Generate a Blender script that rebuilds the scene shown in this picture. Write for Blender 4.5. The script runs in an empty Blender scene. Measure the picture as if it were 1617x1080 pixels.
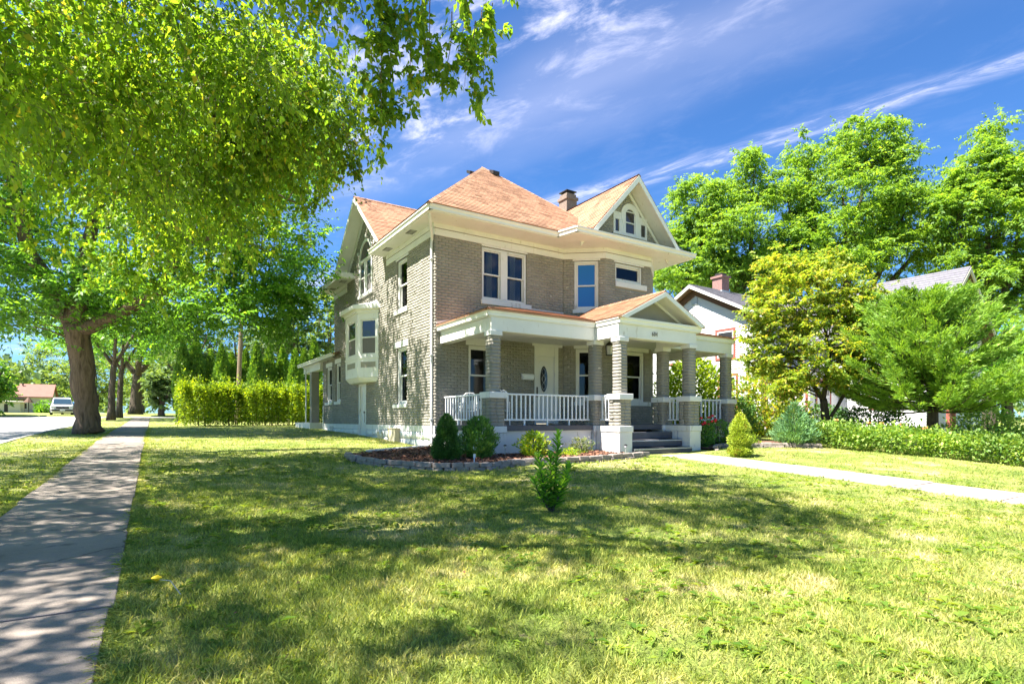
import bpy, bmesh, math, random
import numpy as np
from mathutils import Vector, Matrix
R = math.radians
rng = np.random.default_rng(7)
random.seed(7)
sc = bpy.context.scene
col = sc.collection
# ------------------------------------------------------------------ camera, world, sun, exposure
YAW, FPX, HOR, ZC = 32.63, 885.0, 663.0, 1.3
cam_d = bpy.data.cameras.new('camera'); cam = bpy.data.objects.new('camera', cam_d); col.objects.link(cam)
cam.location = (0, 0, ZC); cam.rotation_euler = (R(90), 0, R(-YAW))
cam_d.sensor_width = 36; cam_d.lens = 36 * FPX / 1617; cam_d.shift_y = (HOR - 540) / 1617
cam_d.clip_start = 0.05; cam_d.clip_end = 4000
sc.camera = cam
SUN = Vector((-1.0, 0.12, 1.6)).normalized()
sun_el = math.asin(SUN.z); sun_az = math.atan2(SUN.x, SUN.y)
w = bpy.data.worlds.new('World'); sc.world = w; w.use_nodes = True
nt = w.node_tree; nt.nodes.clear()
def N(t, **k):
    n = nt.nodes.new(t)
    for a, b in k.items(): setattr(n, a, b)
    return n
def LK(a, b): nt.links.new(a, b)
def M(op, a, b=None, clamp=False):
    n = N('ShaderNodeMath', operation=op); n.use_clamp = clamp
    for i, v in enumerate((a, b)):
        if v is None: continue
        if isinstance(v, (int, float)): n.inputs[i].default_value = v
        else: LK(v, n.inputs[i])
    return n.outputs[0]
def MR(v, a, b, c=0., d=1., smooth=True):
    n = N('ShaderNodeMapRange'); n.interpolation_type = 'SMOOTHSTEP' if smooth else 'LINEAR'
    LK(v, n.inputs[0])
    for i, x in enumerate((a, b, c, d)): n.inputs[1 + i].default_value = x
    return n.outputs[0]
sky = N('ShaderNodeTexSky'); sky.sky_type = 'NISHITA'; sky.sun_disc = False
sky.sun_elevation = sun_el; sky.sun_rotation = sun_az; sky.air_density = 1.0; sky.dust_density = 0.25; sky.ozone_density = 3.0
tc = N('ShaderNodeTexCoord'); sp = N('ShaderNodeSeparateXYZ'); LK(tc.outputs['Generated'], sp.inputs[0])
zz = M('MAXIMUM', sp.outputs[2], 0.04)
px_, py_ = M('DIVIDE', sp.outputs[0], zz), M('DIVIDE', sp.outputs[1], zz)
uu = M('ADD', px_, M('MULTIPLY', py_, 0.3)); vv = M('SUBTRACT', py_, M('MULTIPLY', px_, 0.3))
def noise(su, sv, det, rough, off=0., dist=0.):
    c = N('ShaderNodeCombineXYZ'); LK(M('MULTIPLY', uu, su), c.inputs[0]); LK(M('MULTIPLY', vv, sv), c.inputs[1]); c.inputs[2].default_value = off
    n = N('ShaderNodeTexNoise'); n.inputs['Scale'].default_value = 1; n.inputs['Detail'].default_value = det; n.inputs['Roughness'].default_value = rough; n.inputs['Distortion'].default_value = dist
    LK(c.outputs[0], n.inputs['Vector']); return n.outputs[0]
wob = M('MULTIPLY', M('SUBTRACT', noise(.9, .9, 3, .5, 3.), .5), .45)
ub = M('ADD', uu, wob)
def band(c, wd): return MR(M('ABSOLUTE', M('SUBTRACT', ub, c)), wd, 0.)
fib = MR(noise(9, 2.4, 9, .7, 1., .5), .42, .70)          # fine cirrus fibres
puff = MR(noise(6.5, 3.2, 9, .66, 9., .35), .45, .78)        # ripples
veil = MR(noise(1.3, .5, 4, .5, 5.), .40, .75)             # thin veil
d1 = M('MULTIPLY', M('ADD', M('MULTIPLY', fib, .9), .1), M('MULTIPLY', band(2.2, .13), .62))
d2 = M('MULTIPLY', band(1.45, .42), M('ADD', M('MULTIPLY', veil, .20), .05))
d3 = M('MULTIPLY', puff, M('ADD', M('MULTIPLY', band(1.10, .55), .85), .05))
dens = M('MINIMUM', M('ADD', M('ADD', d1, d2), d3), .85)
mixc = N('ShaderNodeMixRGB'); LK(dens, mixc.inputs[0])
tint = N('ShaderNodeMixRGB'); tint.blend_type = 'MULTIPLY'; tint.inputs[0].default_value = 1; LK(sky.outputs[0], tint.inputs[1]); tint.inputs[2].default_value = (.35, .60, .88, 1)
LK(tint.outputs[0], mixc.inputs[1]); mixc.inputs[2].default_value = (6.2, 6.0, 7.0, 1)
bg = N('ShaderNodeBackground'); bg.inputs[1].default_value = 0.06; LK(mixc.outputs[0], bg.inputs[0])
wo = N('ShaderNodeOutputWorld'); LK(bg.outputs[0], wo.inputs[0])
sd = bpy.data.lights.new('sun', 'SUN'); so = bpy.data.objects.new('sun', sd); col.objects.link(so)
sd.energy = 4.6; sd.angle = R(0.53); sd.color = (1, .95, .86)
so.rotation_euler = SUN.to_track_quat('Z', 'Y').to_euler(); so.location = (-20, 5, 40)
sc.view_settings.view_transform = 'Standard'; sc.view_settings.look = 'None'; sc.view_settings.exposure = 2.12; sc.view_settings.gamma = 1
sc.render.engine = 'CYCLES'
sc.cycles.max_bounces = 8; sc.cycles.transparent_max_bounces = 8; sc.cycles.diffuse_bounces = 4
sc.cycles.use_denoising = True
# ------------------------------------------------------------------ helpers
SA, CA = math.sin(R(YAW)), math.cos(R(YAW))
def at(px, py, d):           # a point of the place seen at this pixel, d metres deep
    k = (px - 808.5) / FPX
    return Vector(((k * CA + SA) * d, (-k * SA + CA) * d, ZC - (py - HOR) / FPX * d))
def lerp(pts, y):
    return float(np.interp(y, [p[0] for p in pts], [p[1] for p in pts]))
def ss(a, b, x):
    t = min(1., max(0., (x - a) / (b - a))); return t * t * (3 - 2 * t)
FAR = [(23, .66), (30, .82), (38, .95), (50, 1.2), (60, 1.5), (70, 1.8), (90, 2.15), (110, 2.4), (200, 2.6)]
PL = [(-8, -.15), (3, 0), (10, .2), (16, .42)] + FAR
PR = [(-8, -.45), (3, -.10), (7, .1), (10.4, .27), (13, .33), (16, .42)] + FAR
def G(x, y):
    t = ss(3, 10, x)
    z = lerp(PL, y) * (1 - t) + lerp(PR, y) * t
    return z + .028 * (min(max(x, 13), 21) - 13) * ss(4, 9, y) * (1 - ss(30, 60, y))
def GA(x, y):
    x = np.asarray(x, float); y = np.asarray(y, float)
    s = lambda a, b, v: (lambda t: t * t * (3 - 2 * t))(np.clip((v - a) / (b - a), 0, 1))
    f = lambda P: np.interp(y, [p[0] for p in P], [p[1] for p in P])
    t = s(3, 10, x)
    return f(PL) * (1 - t) + f(PR) * t + .028 * (np.clip(x, 13, 21) - 13) * s(4, 9, y) * (1 - s(30, 60, y))
WL = {}
def link(o, parent=None, loc=(0, 0, 0)):
    col.objects.link(o); loc = Vector(loc)
    WL[o] = loc
    if parent is not None:
        o.parent = parent; o.location = loc - WL[parent]
    else: o.location = loc
    return o
def tag(o, label=None, cat=None, group=None, kind=None):
    if label: o['label'] = label
    if cat: o['category'] = cat
    if group: o['group'] = group
    if kind: o['kind'] = kind
    return o
def thing(name, loc, label, cat, group=None):
    o = bpy.data.objects.new(name, None); o.empty_display_size = .2
    link(o, None, loc); return tag(o, label, cat, group)
def copy_thing(src, loc, rz=0., scale=1., label=None):
    c = src.copy(); col.objects.link(c); c.location = loc; c.rotation_euler = (0, 0, rz)
    c.scale = (scale,) * 3 if isinstance(scale, (int, float)) else scale; WL[c] = Vector(loc)
    for ch in src.children:
        d = ch.copy(); col.objects.link(d); d.parent = c; WL[d] = Vector(loc)
        for g in ch.children:
            e = g.copy(); col.objects.link(e); e.parent = d
    if label: c['label'] = label
    return c
def npmesh(name, V, Fq, mat, smooth=False):
    me = bpy.data.meshes.new(name); V = np.ascontiguousarray(V, np.float32); Fq = np.ascontiguousarray(Fq, np.int32)
    n, k = Fq.shape
    me.vertices.add(len(V)); me.vertices.foreach_set('co', V.ravel())
    me.loops.add(n * k); me.loops.foreach_set('vertex_index', Fq.ravel())
    me.polygons.add(n); me.polygons.foreach_set('loop_start', np.arange(0, n * k, k, dtype=np.int32))
    me.polygons.foreach_set('loop_total', np.full(n, k, np.int32))
    if smooth: me.polygons.foreach_set('use_smooth', np.ones(n, bool))
    me.update(calc_edges=True); me.validate()
    if mat: me.materials.append(mat)
    return me
class Fr:                    # a wall frame: u along the wall, w = height, n = outwards
    def __init__(s, O, U, Nn): s.O = Vector((O[0], O[1], 0)); s.U = Vector((U[0], U[1], 0)).normalized(); s.N = Vector((Nn[0], Nn[1], 0)).normalized()
    def P(s, u, w, n): return s.O + s.U * u + s.N * n + Vector((0, 0, w))
WORLD = None
class MB:
    def __init__(s): s.v = []; s.f = []
    def add(s, pts, faces):
        b = len(s.v); s.v += [tuple(p) for p in pts]; s.f += [tuple(b + i for i in f) for f in faces]; return s
    def box8(s, p): return s.add(p, [(0, 3, 2, 1), (4, 5, 6, 7), (0, 1, 5, 4), (1, 2, 6, 5), (2, 3, 7, 6), (3, 0, 4, 7)])
    def box(s, x0, x1, y0, y1, z0, z1):
        return s.box8([(x0, y0, z0), (x1, y0, z0), (x1, y1, z0), (x0, y1, z0), (x0, y0, z1), (x1, y0, z1), (x1, y1, z1), (x0, y1, z1)])
    def fb(s, fr, u0, u1, w0, w1, n0, n1):
        P = fr.P
        return s.box8([P(u0, w0, n0), P(u1, w0, n0), P(u1, w0, n1), P(u0, w0, n1), P(u0, w1, n0), P(u1, w1, n0), P(u1, w1, n1), P(u0, w1, n1)])
    def ring(s, fr, u0, u1, w0, w1, t, n0, n1, tb=None):
        tb = t if tb is None else tb
        s.fb(fr, u0, u0 + t, w0, w1, n0, n1); s.fb(fr, u1 - t, u1, w0, w1, n0, n1)
        s.fb(fr, u0 + t, u1 - t, w0, w0 + tb, n0, n1); s.fb(fr, u0 + t, u1 - t, w1 - tb, w1, n0, n1); return s
    def prism(s, pa, pb):    # two matching polygons joined
        n = len(pa); b = len(s.v); s.v += [tuple(p) for p in pa] + [tuple(p) for p in pb]
        s.f.append(tuple(b + i for i in range(n))[::-1]); s.f.append(tuple(b + n + i for i in range(n)))
        for i in range(n): j = (i + 1) % n; s.f.append((b + i, b + j, b + n + j, b + n + i))
        return s
    def fprism(s, fr, poly, n0, n1): return s.prism([fr.P(u, w_, n0) for u, w_ in poly], [fr.P(u, w_, n1) for u, w_ in poly])
    def zprism(s, poly, z0, z1): return s.prism([(x, y, z0) for x, y in poly], [(x, y, z1) for x, y in poly])
    def tube(s, pts, rad, k=6, cap=True):
        b = len(s.v); m = len(pts); pts = [Vector(p) for p in pts]
        if isinstance(rad, (int, float)): rad = [rad] * m
        for i, p in enumerate(pts):
            t = (pts[min(i + 1, m - 1)] - pts[max(i - 1, 0)]).normalized()
            a = t.orthogonal().normalized() if i == 0 else (a - t * a.dot(t)).normalized()
            c = t.cross(a)
            for q in range(k):
                th = 2 * math.pi * q / k; s.v.append(tuple(p + (a * math.cos(th) + c * math.sin(th)) * rad[i]))
        for i in range(m - 1):
            for q in range(k): s.f.append((b + i * k + q, b + i * k + (q + 1) % k, b + (i + 1) * k + (q + 1) % k, b + (i + 1) * k + q))
        if cap: s.f.append(tuple(b + q for q in range(k))[::-1]); s.f.append(tuple(b + (m - 1) * k + q for q in range(k)))
        return s
    def lathe(s, c, prof, k=16):
        b = len(s.v); m = len(prof)
        for r, z in prof:
            for q in range(k): th = 2 * math.pi * q / k; s.v.append((c[0] + r * math.cos(th), c[1] + r * math.sin(th), c[2] + z))
        for i in range(m - 1):
            for q in range(k): s.f.append((b + i * k + q, b + i * k + (q + 1) % k, b + (i + 1) * k + (q + 1) % k, b + (i + 1) * k + q))
        s.f.append(tuple(b + q for q in range(k))[::-1]); s.f.append(tuple(b + (m - 1) * k + q for q in range(k))); return s
    def mesh(s, name, mat, org=(0, 0, 0), smooth=False, bevel=0.):
        me = bpy.data.meshes.new(name); o = Vector(org)
        me.from_pydata([tuple(Vector(v) - o) for v in s.v], [], s.f)
        bm = bmesh.new(); bm.from_mesh(me); bmesh.ops.recalc_face_normals(bm, faces=bm.faces)
        if bevel: bmesh.ops.bevel(bm, geom=bm.edges[:], offset=bevel, segments=1, affect='EDGES', clamp_overlap=True)
        bm.to_mesh(me); bm.free()
        if smooth:
            for p in me.polygons: p.use_smooth = True
        if mat: me.materials.append(mat)
        return me
    def build(s, name, mat, parent=None, org=None, smooth=False, bevel=0.):
        if org is None: org = WL[parent] if parent is not None else (0, 0, 0)
        o = bpy.data.objects.new(name, s.mesh(name, mat, org, smooth, bevel)); return link(o, parent, org)
def obj(name, me, parent=None, loc=None):
    if loc is None: loc = WL[parent] if parent is not None else (0, 0, 0)
    return link(bpy.data.objects.new(name, me), parent, loc)
# ------------------------------------------------------------------ materials
def newmat(name):
    m = bpy.data.materials.new(name); m.use_nodes = True; t = m.node_tree; t.nodes.clear()
    o = t.nodes.new('ShaderNodeOutputMaterial'); p = t.nodes.new('ShaderNodeBsdfPrincipled'); t.links.new(p.outputs[0], o.inputs[0])
    return m, t, p, o
def tn(t, kind, **k):
    n = t.nodes.new(kind)
    for a, b in k.items(): setattr(n, a, b)
    return n
def coords(t, kind='Object', scale=None):
    c = tn(t, 'ShaderNodeTexCoord')
    if kind == 'World':
        g = tn(t, 'ShaderNodeNewGeometry'); out = g.outputs['Position']
    else: out = c.outputs[kind]
    if scale:
        mp = tn(t, 'ShaderNodeMapping'); mp.inputs['Scale'].default_value = scale; t.links.new(out, mp.inputs[0]); out = mp.outputs[0]
    return out
def tnoise(t, vec, scale, det=4., rough=.55, dist=0.):
    n = tn(t, 'ShaderNodeTexNoise'); n.inputs['Scale'].default_value = scale; n.inputs['Detail'].default_value = det; n.inputs['Roughness'].default_value = rough; n.inputs['Distortion'].default_value = dist
    t.links.new(vec, n.inputs['Vector']); return n
def ramp(t, fac, stops, interp='LINEAR'):
    r = tn(t, 'ShaderNodeValToRGB'); r.color_ramp.interpolation = interp
    e = r.color_ramp.elements
    while len(e) < len(stops): e.new(.5)
    for el, (p, c) in zip(e, stops): el.position = p; el.color = (*c, 1) if len(c) == 3 else c
    t.links.new(fac, r.inputs[0]); return r.outputs[0]
def mixrgb(t, fac, a, b, mode='MIX'):
    n = tn(t, 'ShaderNodeMixRGB'); n.blend_type = mode
    for i, v in enumerate((fac, a, b)):
        if isinstance(v, (int, float)): n.inputs[i].default_value = v
        elif isinstance(v, tuple): n.inputs[i].default_value = (*v, 1)
        else: t.links.new(v, n.inputs[i])
    return n.outputs[0]
def bump(t, p, h, strength=.5, dist=.02):
    b = tn(t, 'ShaderNodeBump'); b.inputs['Strength'].default_value = strength; b.inputs['Distance'].default_value = dist
    t.links.new(h, b.inputs['Height']); t.links.new(b.outputs[0], p.inputs['Normal'])
def sc3(c, k): return tuple(min(1., x * k) for x in c)
def mat(name, c, rough=.7, var=.12, vs=3., bs=0., bstr=.3, bdist=.01, isl=0., metal=0., spec=.4, dirt=None):
    m, t, p, o = newmat(name); v = coords(t, 'World')
    n = tnoise(t, v, vs, 6, .6)
    cc = ramp(t, n.outputs[0], [(.25, sc3(c, 1 - var)), (.75, sc3(c, 1 + var))])
    if isl:
        g = tn(t, 'ShaderNodeNewGeometry'); rr = ramp(t, g.outputs['Random Per Island'], [(0, (1 - isl,) * 3), (1, (1 + isl,) * 3)])
        cc = mixrgb(t, 1., cc, rr, 'MULTIPLY')
    if dirt:
        dn = tnoise(t, coords(t, 'World', (1, 1, .28)), dirt[1], 8, .7); f = ramp(t, dn.outputs[0], [(dirt[2], (0, 0, 0)), (dirt[2] + .1, (1, 1, 1))])
        cc = mixrgb(t, f, cc, dirt[0])
    t.links.new(cc, p.inputs['Base Color']); p.inputs['Roughness'].default_value = rough; p.inputs['Metallic'].default_value = metal
    p.inputs['Specular IOR Level'].default_value = spec
    if bs: bump(t, p, tnoise(t, v, bs, 6, .6).outputs[0], bstr, bdist)
    return m
def leafmat(name, stops, trans=.45, tcol=1.6, rough=.5, yellow=(1.25, 1.1, .35), pat=None):
    m, t, p, o = newmat(name); g = tn(t, 'ShaderNodeNewGeometry')
    c = ramp(t, g.outputs['Random Per Island'], stops)
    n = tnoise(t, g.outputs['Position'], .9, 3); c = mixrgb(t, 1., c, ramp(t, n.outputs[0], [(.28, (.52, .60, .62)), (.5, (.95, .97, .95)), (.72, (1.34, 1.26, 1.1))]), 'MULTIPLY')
    if pat: c = mixrgb(t, ramp(t, tnoise(t, g.outputs['Position'], pat[1], 3).outputs[0], [(pat[2], (0, 0, 0)), (pat[2] + .12, (1, 1, 1))]), c, pat[0])
    t.links.new(c, p.inputs['Base Color']); p.inputs['Roughness'].default_value = rough; p.inputs['Specular IOR Level'].default_value = .35
    tr = tn(t, 'ShaderNodeBsdfTranslucent'); t.links.new(mixrgb(t, 1., c, tuple(tcol * x for x in yellow), 'MULTIPLY'), tr.inputs[0])
    mx = tn(t, 'ShaderNodeMixShader'); mx.inputs[0].default_value = trans
    t.links.new(p.outputs[0], mx.inputs[1]); t.links.new(tr.outputs[0], mx.inputs[2]); t.links.new(mx.outputs[0], o.inputs[0]); return m
MT = {}
MT['white'] = mat('white_paint', (.68, .665, .645), .55, .06, 2., 40, .15, .004, dirt=((.40, .37, .31), 5., .60))
MT['trim'] = mat('cream_trim', (.70, .685, .655), .6, .07, 1.5, 30, .15, .004, dirt=((.44, .40, .33), 6., .61))
MT['alum'] = mat('gutter_metal', (.75, .73, .68), .45, .04, 2., 0, dirt=((.5, .46, .4), 4., .7))
MT['floor'] = mat('porch_floor_paint', (.085, .085, .10), .6, .2, 4., 50, .2)
MT['iron'] = mat('black_iron', (.025, .022, .02), .5, .2, 10.)
MT['door'] = mat('door_paint', (.68, .66, .63), .45, .03, 2.)
MT['chimney'] = mat('chimney_brick', (.21, .16, .125), .9, .35, 18., 60, .5)
MT['stonew'] = mat('painted_stone', (.70, .69, .68), .8, .1, 3., 9, .9, .04, isl=.08, dirt=((.30, .27, .24), 6., .62))
MT['beige'] = mat('beige_box', (.50, .44, .30), .6, .1, 4.)
MT['stone'] = mat('edging_stone', (.21, .175, .155), .9, .3, 9., 25, .8, .02, isl=.35)
MT['concrete'] = mat('slab_concrete', (.25, .208, .176), .9, .30, 1.4, 70, .35, .008, isl=.06, dirt=((.14, .115, .095), 2.6, .57))
MT['walk'] = mat('walk_concrete', (.37, .315, .265), .9, .18, 2., 60, .3, .006, isl=.05, dirt=((.33, .25, .2), 2.5, .62))
MT['joint'] = mat('joint_dirt', (.09, .075, .055), 1., .3, 12.)
MT['asphalt'] = mat('road_surface', (.36, .34, .335), .95, .1, .8, 60, .3, .005)
MT['kerb'] = mat('kerb_concrete', (.42, .40, .37), .9, .12, 3., 30, .3)
MT['mulch'] = mat('mulch', (.135, .066, .042), 1., .4, 14., 40, 1., .03)
MT['chip'] = mat('mulch_chip', (.20, .095, .058), 1., .3, 20., isl=.5)
MT['nsid'] = mat('neighbour_siding', (.62, .62, .63), .6, .03, 2.)
MT['nred'] = mat('red_trim', (.27, .08, .06), .6, .12, 5.)
MT['nbrown'] = mat('brown_eave', (.14, .075, .05), .8, .2, 5.)
MT['nroof'] = mat('grey_shingle', (.155, .148, .168), .95, .2, 8., 30, .6, .02, isl=.06)
MT['nbrick'] = mat('red_brick', (.25, .14, .125), .9, .3, 14., 50, .5)
MT['curtain'] = mat('curtain', (.60, .58, .52), .9, .1, 6.)
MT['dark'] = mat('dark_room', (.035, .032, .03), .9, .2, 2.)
MT['screen'] = mat('window_screen', (.13, .12, .12), .7, .05, 2.)
MT['pole'] = mat('weathered_pole', (.22, .16, .11), .95, .3, 12., 40, .5)
MT['galv'] = mat('galvanised', (.45, .46, .47), .5, .1, 5., metal=.3)
MT['plastic'] = mat('white_plastic', (.75, .75, .77), .4, .03, 3.)
MT['rubber'] = mat('tyre', (.03, .03, .03), .8, .1, 5.)
MT['carwhite'] = mat('white_car_paint', (.75, .74, .73), .25, .02, 1., spec=.6)
MT['carblue'] = mat('blue_car_paint', (.05, .16, .36), .25, .02, 1., spec=.6)
MT['farwall'] = mat('cream_wall', (.48, .45, .37), .8, .06, 2.)
MT['farroof'] = mat('pink_roof', (.27, .135, .105), .95, .12, 2.)
MT['red'] = mat('red_petal', (.62, .02, .04), .5, .2, 20.)
MT['yellow'] = mat('yellow_petal', (.85, .60, .02), .5, .15, 20.)
MT['orange'] = mat('orange_petal', (.70, .26, .08), .5, .2, 20.)
MT['digit'] = mat('number_metal', (.22, .19, .17), .5, .1, 10.)
def cracks(m):               # hairline cracks and dark joints on a concrete material
    t = m.node_tree; p = [n for n in t.nodes if n.type == 'BSDF_PRINCIPLED'][0]; src = p.inputs['Base Color'].links[0].from_socket
    v = coords(t, 'World'); dn = tnoise(t, v, 2.2, 5, .6); vm = tn(t, 'ShaderNodeVectorMath', operation='ADD'); sc_ = tn(t, 'ShaderNodeVectorMath', operation='SCALE'); sc_.inputs['Scale'].default_value = .5
    t.links.new(dn.outputs['Color'], sc_.inputs[0]); t.links.new(v, vm.inputs[0]); t.links.new(sc_.outputs[0], vm.inputs[1])
    vo = tn(t, 'ShaderNodeTexVoronoi'); vo.feature = 'DISTANCE_TO_EDGE'; vo.inputs['Scale'].default_value = .27; t.links.new(vm.outputs[0], vo.inputs['Vector'])
    f = ramp(t, vo.outputs['Distance'], [(.0, (.8, .8, .8)), (.002, (.6, .6, .6)), (.0045, (0, 0, 0))]); ag = tnoise(t, v, 160, 2, .6); sp_ = ramp(t, ag.outputs[0], [(.3, (.72,) * 3), (.7, (1.2,) * 3)])
    c = mixrgb(t, f, mixrgb(t, 1., src, sp_, 'MULTIPLY'), (.04, .032, .025)); t.links.new(c, p.inputs['Base Color'])
cracks(MT['concrete'])
def glassmat(name, tint, gl=.0):
    m, t, p, o = newmat(name)
    gs = tn(t, 'ShaderNodeBsdfGlossy'); gs.inputs['Roughness'].default_value = .03; gs.inputs[0].default_value = (.38, .40, .42, 1)
    tr = tn(t, 'ShaderNodeBsdfTransparent'); tr.inputs[0].default_value = (*tint, 1)
    fz = tn(t, 'ShaderNodeFresnel'); fz.inputs[0].default_value = 1.6
    ad = tn(t, 'ShaderNodeMath', operation='ADD'); ad.inputs[1].default_value = gl; t.links.new(fz.outputs[0], ad.inputs[0])
    wv = tnoise(t, coords(t, 'World'), 1.1, 2); b = tn(t, 'ShaderNodeBump'); b.inputs['Strength'].default_value = .04; b.inputs['Distance'].default_value = .05; t.links.new(wv.outputs[0], b.inputs['Height']); t.links.new(b.outputs[0], gs.inputs['Normal'])
    mx = tn(t, 'ShaderNodeMixShader'); t.links.new(ad.outputs[0], mx.inputs[0]); t.links.new(tr.outputs[0], mx.inputs[1]); t.links.new(gs.outputs[0], mx.inputs[2]); t.links.new(mx.outputs[0], o.inputs[0]); return m
MT['glass'] = glassmat('window_glass', (.6, .63, .63), .015)
MT['carglass'] = mat('car_glass', (.03, .06, .09), .08, .05, 1., spec=.8)
MT['sky_glass'] = mat('sky_reflection_glass', (.02, .13, .40), .12, .06, 1.5, spec=.6)  # upper bay pane: reflection of the blue sky painted into the base colour
MT['darkglass'] = mat('dark_glass', (.03, .03, .035), .06, .2, 1.5, spec=.7)
def brickmat():
    m, t, p, o = newmat('painted_brick'); v = coords(t, 'World'); c = (.285, .263, .222)
    n = tnoise(t, v, 1.2, 6, .6); cc = ramp(t, n.outputs[0], [(.25, sc3(c, .82)), (.75, sc3(c, 1.16))])
    g = tn(t, 'ShaderNodeNewGeometry'); cc = mixrgb(t, 1., cc, ramp(t, g.outputs['Random Per Island'], [(0, (.92,) * 3), (1, (1.07,) * 3)]), 'MULTIPLY')
    ch = tnoise(t, v, 5.5, 3, .5); ch2 = tnoise(t, v, 1.1, 2, .5)
    f = ramp(t, ch.outputs[0], [(.70, (0, 0, 0)), (.715, (1, 1, 1))]); f2 = ramp(t, ch2.outputs[0], [(.48, (0, 0, 0)), (.56, (1, 1, 1))])
    cc = mixrgb(t, mixrgb(t, 1., f, f2, 'MULTIPLY'), cc, (.55, .50, .42))
    t.links.new(cc, p.inputs['Base Color']); p.inputs['Roughness'].default_value = .75; p.inputs['Specular IOR Level'].default_value = .3
    bump(t, p, tnoise(t, v, 45, 5, .6).outputs[0], .35, .006); return m
MT['brick'] = brickmat()
def shinglemat(name, c, dark):
    m, t, p, o = newmat(name); g = tn(t, 'ShaderNodeNewGeometry'); v = g.outputs['Position']
    isl = ramp(t, g.outputs['Random Per Island'], [(0, sc3(c, .72)), (.5, c), (.85, sc3(c, 1.15)), (1, dark)])
    n = tnoise(t, v, 90, 3, .6); cc = mixrgb(t, 1., isl, ramp(t, n.outputs[0], [(.3, (.72,) * 3), (.7, (1.25,) * 3)]), 'MULTIPLY')
    n2 = tnoise(t, v, .9, 4, .6); cc = mixrgb(t, 1., cc, ramp(t, n2.outputs[0], [(.3, (.88,) * 3), (.7, (1.1,) * 3)]), 'MULTIPLY')
    t.links.new(cc, p.inputs['Base Color']); p.inputs['Roughness'].default_value = .95; p.inputs['Specular IOR Level'].default_value = .15
    bump(t, p, n.outputs[0], .4, .004); return m
MT['shingle'] = shinglemat('orange_shingle', (.425, .245, .158), (.25, .135, .085))
def barkmat(name, c, s=7.):
    m, t, p, o = newmat(name); v = coords(t, 'World', (s, s, s * .16))
    n = tnoise(t, v, 1., 8, .65, 1.2); cc = ramp(t, n.outputs[0], [(.3, sc3(c, .35)), (.5, c), (.75, sc3(c, 1.5))])
    t.links.new(cc, p.inputs['Base Color']); p.inputs['Roughness'].default_value = .95; p.inputs['Specular IOR Level'].default_value = .15
    bump(t, p, n.outputs[0], 1., .09); return m
MT['bark'] = barkmat('grey_brown_bark', (.17, .12, .085)); MT['barkd'] = barkmat('dark_bark', (.10, .08, .062), 10.)
LEAF = {
 'maple': leafmat('street_tree_leaves', [(0, (0.064, 0.152, 0.028)), (.5, (0.099, 0.234, 0.036)), (1, (0.180, 0.341, 0.053))], .5, 2.0),
 'lime': leafmat('drooping_leaves', [(0, (0.087, 0.175, 0.022)), (.5, (0.136, 0.245, 0.029)), (.93, (0.204, 0.307, 0.040)), (1, (0.353, 0.323, 0.049))], .55, 2.1),
 'locust': leafmat('locust_leaves', [(0, (0.085, 0.170, 0.031)), (.5, (0.142, 0.269, 0.050)), (1, (0.240, 0.367, 0.070))], .5, 1.8),
 'orn': leafmat('yellow_green_leaves', [(0, (0.123, 0.213, 0.034)), (.45, (0.213, 0.325, 0.050)), (.85, (0.381, 0.437, 0.078)), (1, (0.538, 0.381, 0.101))], .5, 1.5, pat=None),
 'cedar': leafmat('cedar_sprays', [(0, (0.115, 0.243, 0.037)), (.5, (0.231, 0.404, 0.057)), (1, (0.346, 0.519, 0.093))], .3, 1.3),
 'hedge': leafmat('hedge_leaves', [(0, (.10, .185, .018)), (.5, (.19, .29, .024)), (1, (.30, .37, .03))], .5, 1.7),
 'arb': leafmat('arborvitae_sprays', [(0, (0.073, 0.185, 0.029)), (.5, (0.148, 0.296, 0.044)), (1, (0.272, 0.418, 0.061))], .3, 1.3),
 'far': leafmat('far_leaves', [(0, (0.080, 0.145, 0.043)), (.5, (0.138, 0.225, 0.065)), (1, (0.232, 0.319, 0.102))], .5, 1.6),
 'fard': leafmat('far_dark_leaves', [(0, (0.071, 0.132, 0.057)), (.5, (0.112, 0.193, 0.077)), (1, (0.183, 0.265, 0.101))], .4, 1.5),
 'spruce': leafmat('spruce_needles', [(0, (0.051, 0.134, 0.027)), (.5, (0.082, 0.197, 0.037)), (1, (0.139, 0.278, 0.051))], .15, 1.2),
 'spruceY': leafmat('yellow_spruce_needles', [(0, (0.249, 0.359, 0.044)), (.5, (0.386, 0.496, 0.055)), (1, (0.551, 0.606, 0.082))], .2, 1.2, pat=((0.290, 0.167, 0.043), 3.5, .6)),
 'box': leafmat('yew_leaves', [(0, (0.054, 0.153, 0.030)), (.5, (0.098, 0.240, 0.048)), (1, (0.174, 0.326, 0.065))], .25, 1.3),
 'gold': leafmat('gold_shrub_leaves', [(0, (0.131, 0.283, 0.026)), (.6, (0.283, 0.435, 0.039)), (1, (0.566, 0.566, 0.044))], .4, 1.4, pat=((0.609, 0.420, 0.022), 4., .62)),
 'sap': leafmat('sapling_leaves', [(0, (0.066, 0.189, 0.026)), (.5, (0.113, 0.282, 0.038)), (1, (0.208, 0.377, 0.056))], .4, 1.8),
 'jun': leafmat('blue_green_juniper', [(0, (0.112, 0.244, 0.112)), (.5, (0.183, 0.344, 0.153)), (1, (0.265, 0.447, 0.162))], .2, 1.2),
 'cover': leafmat('ground_cover_leaves', [(0, (0.101, 0.224, 0.028)), (.5, (0.224, 0.365, 0.060)), (1, (0.447, 0.568, 0.162))], .35, 1.3),
 'flow': leafmat('perennial_leaves', [(0, (0.087, 0.145, 0.043)), (.5, (0.174, 0.232, 0.072)), (1, (0.362, 0.377, 0.174))], .3, 1.3),
}
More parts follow.
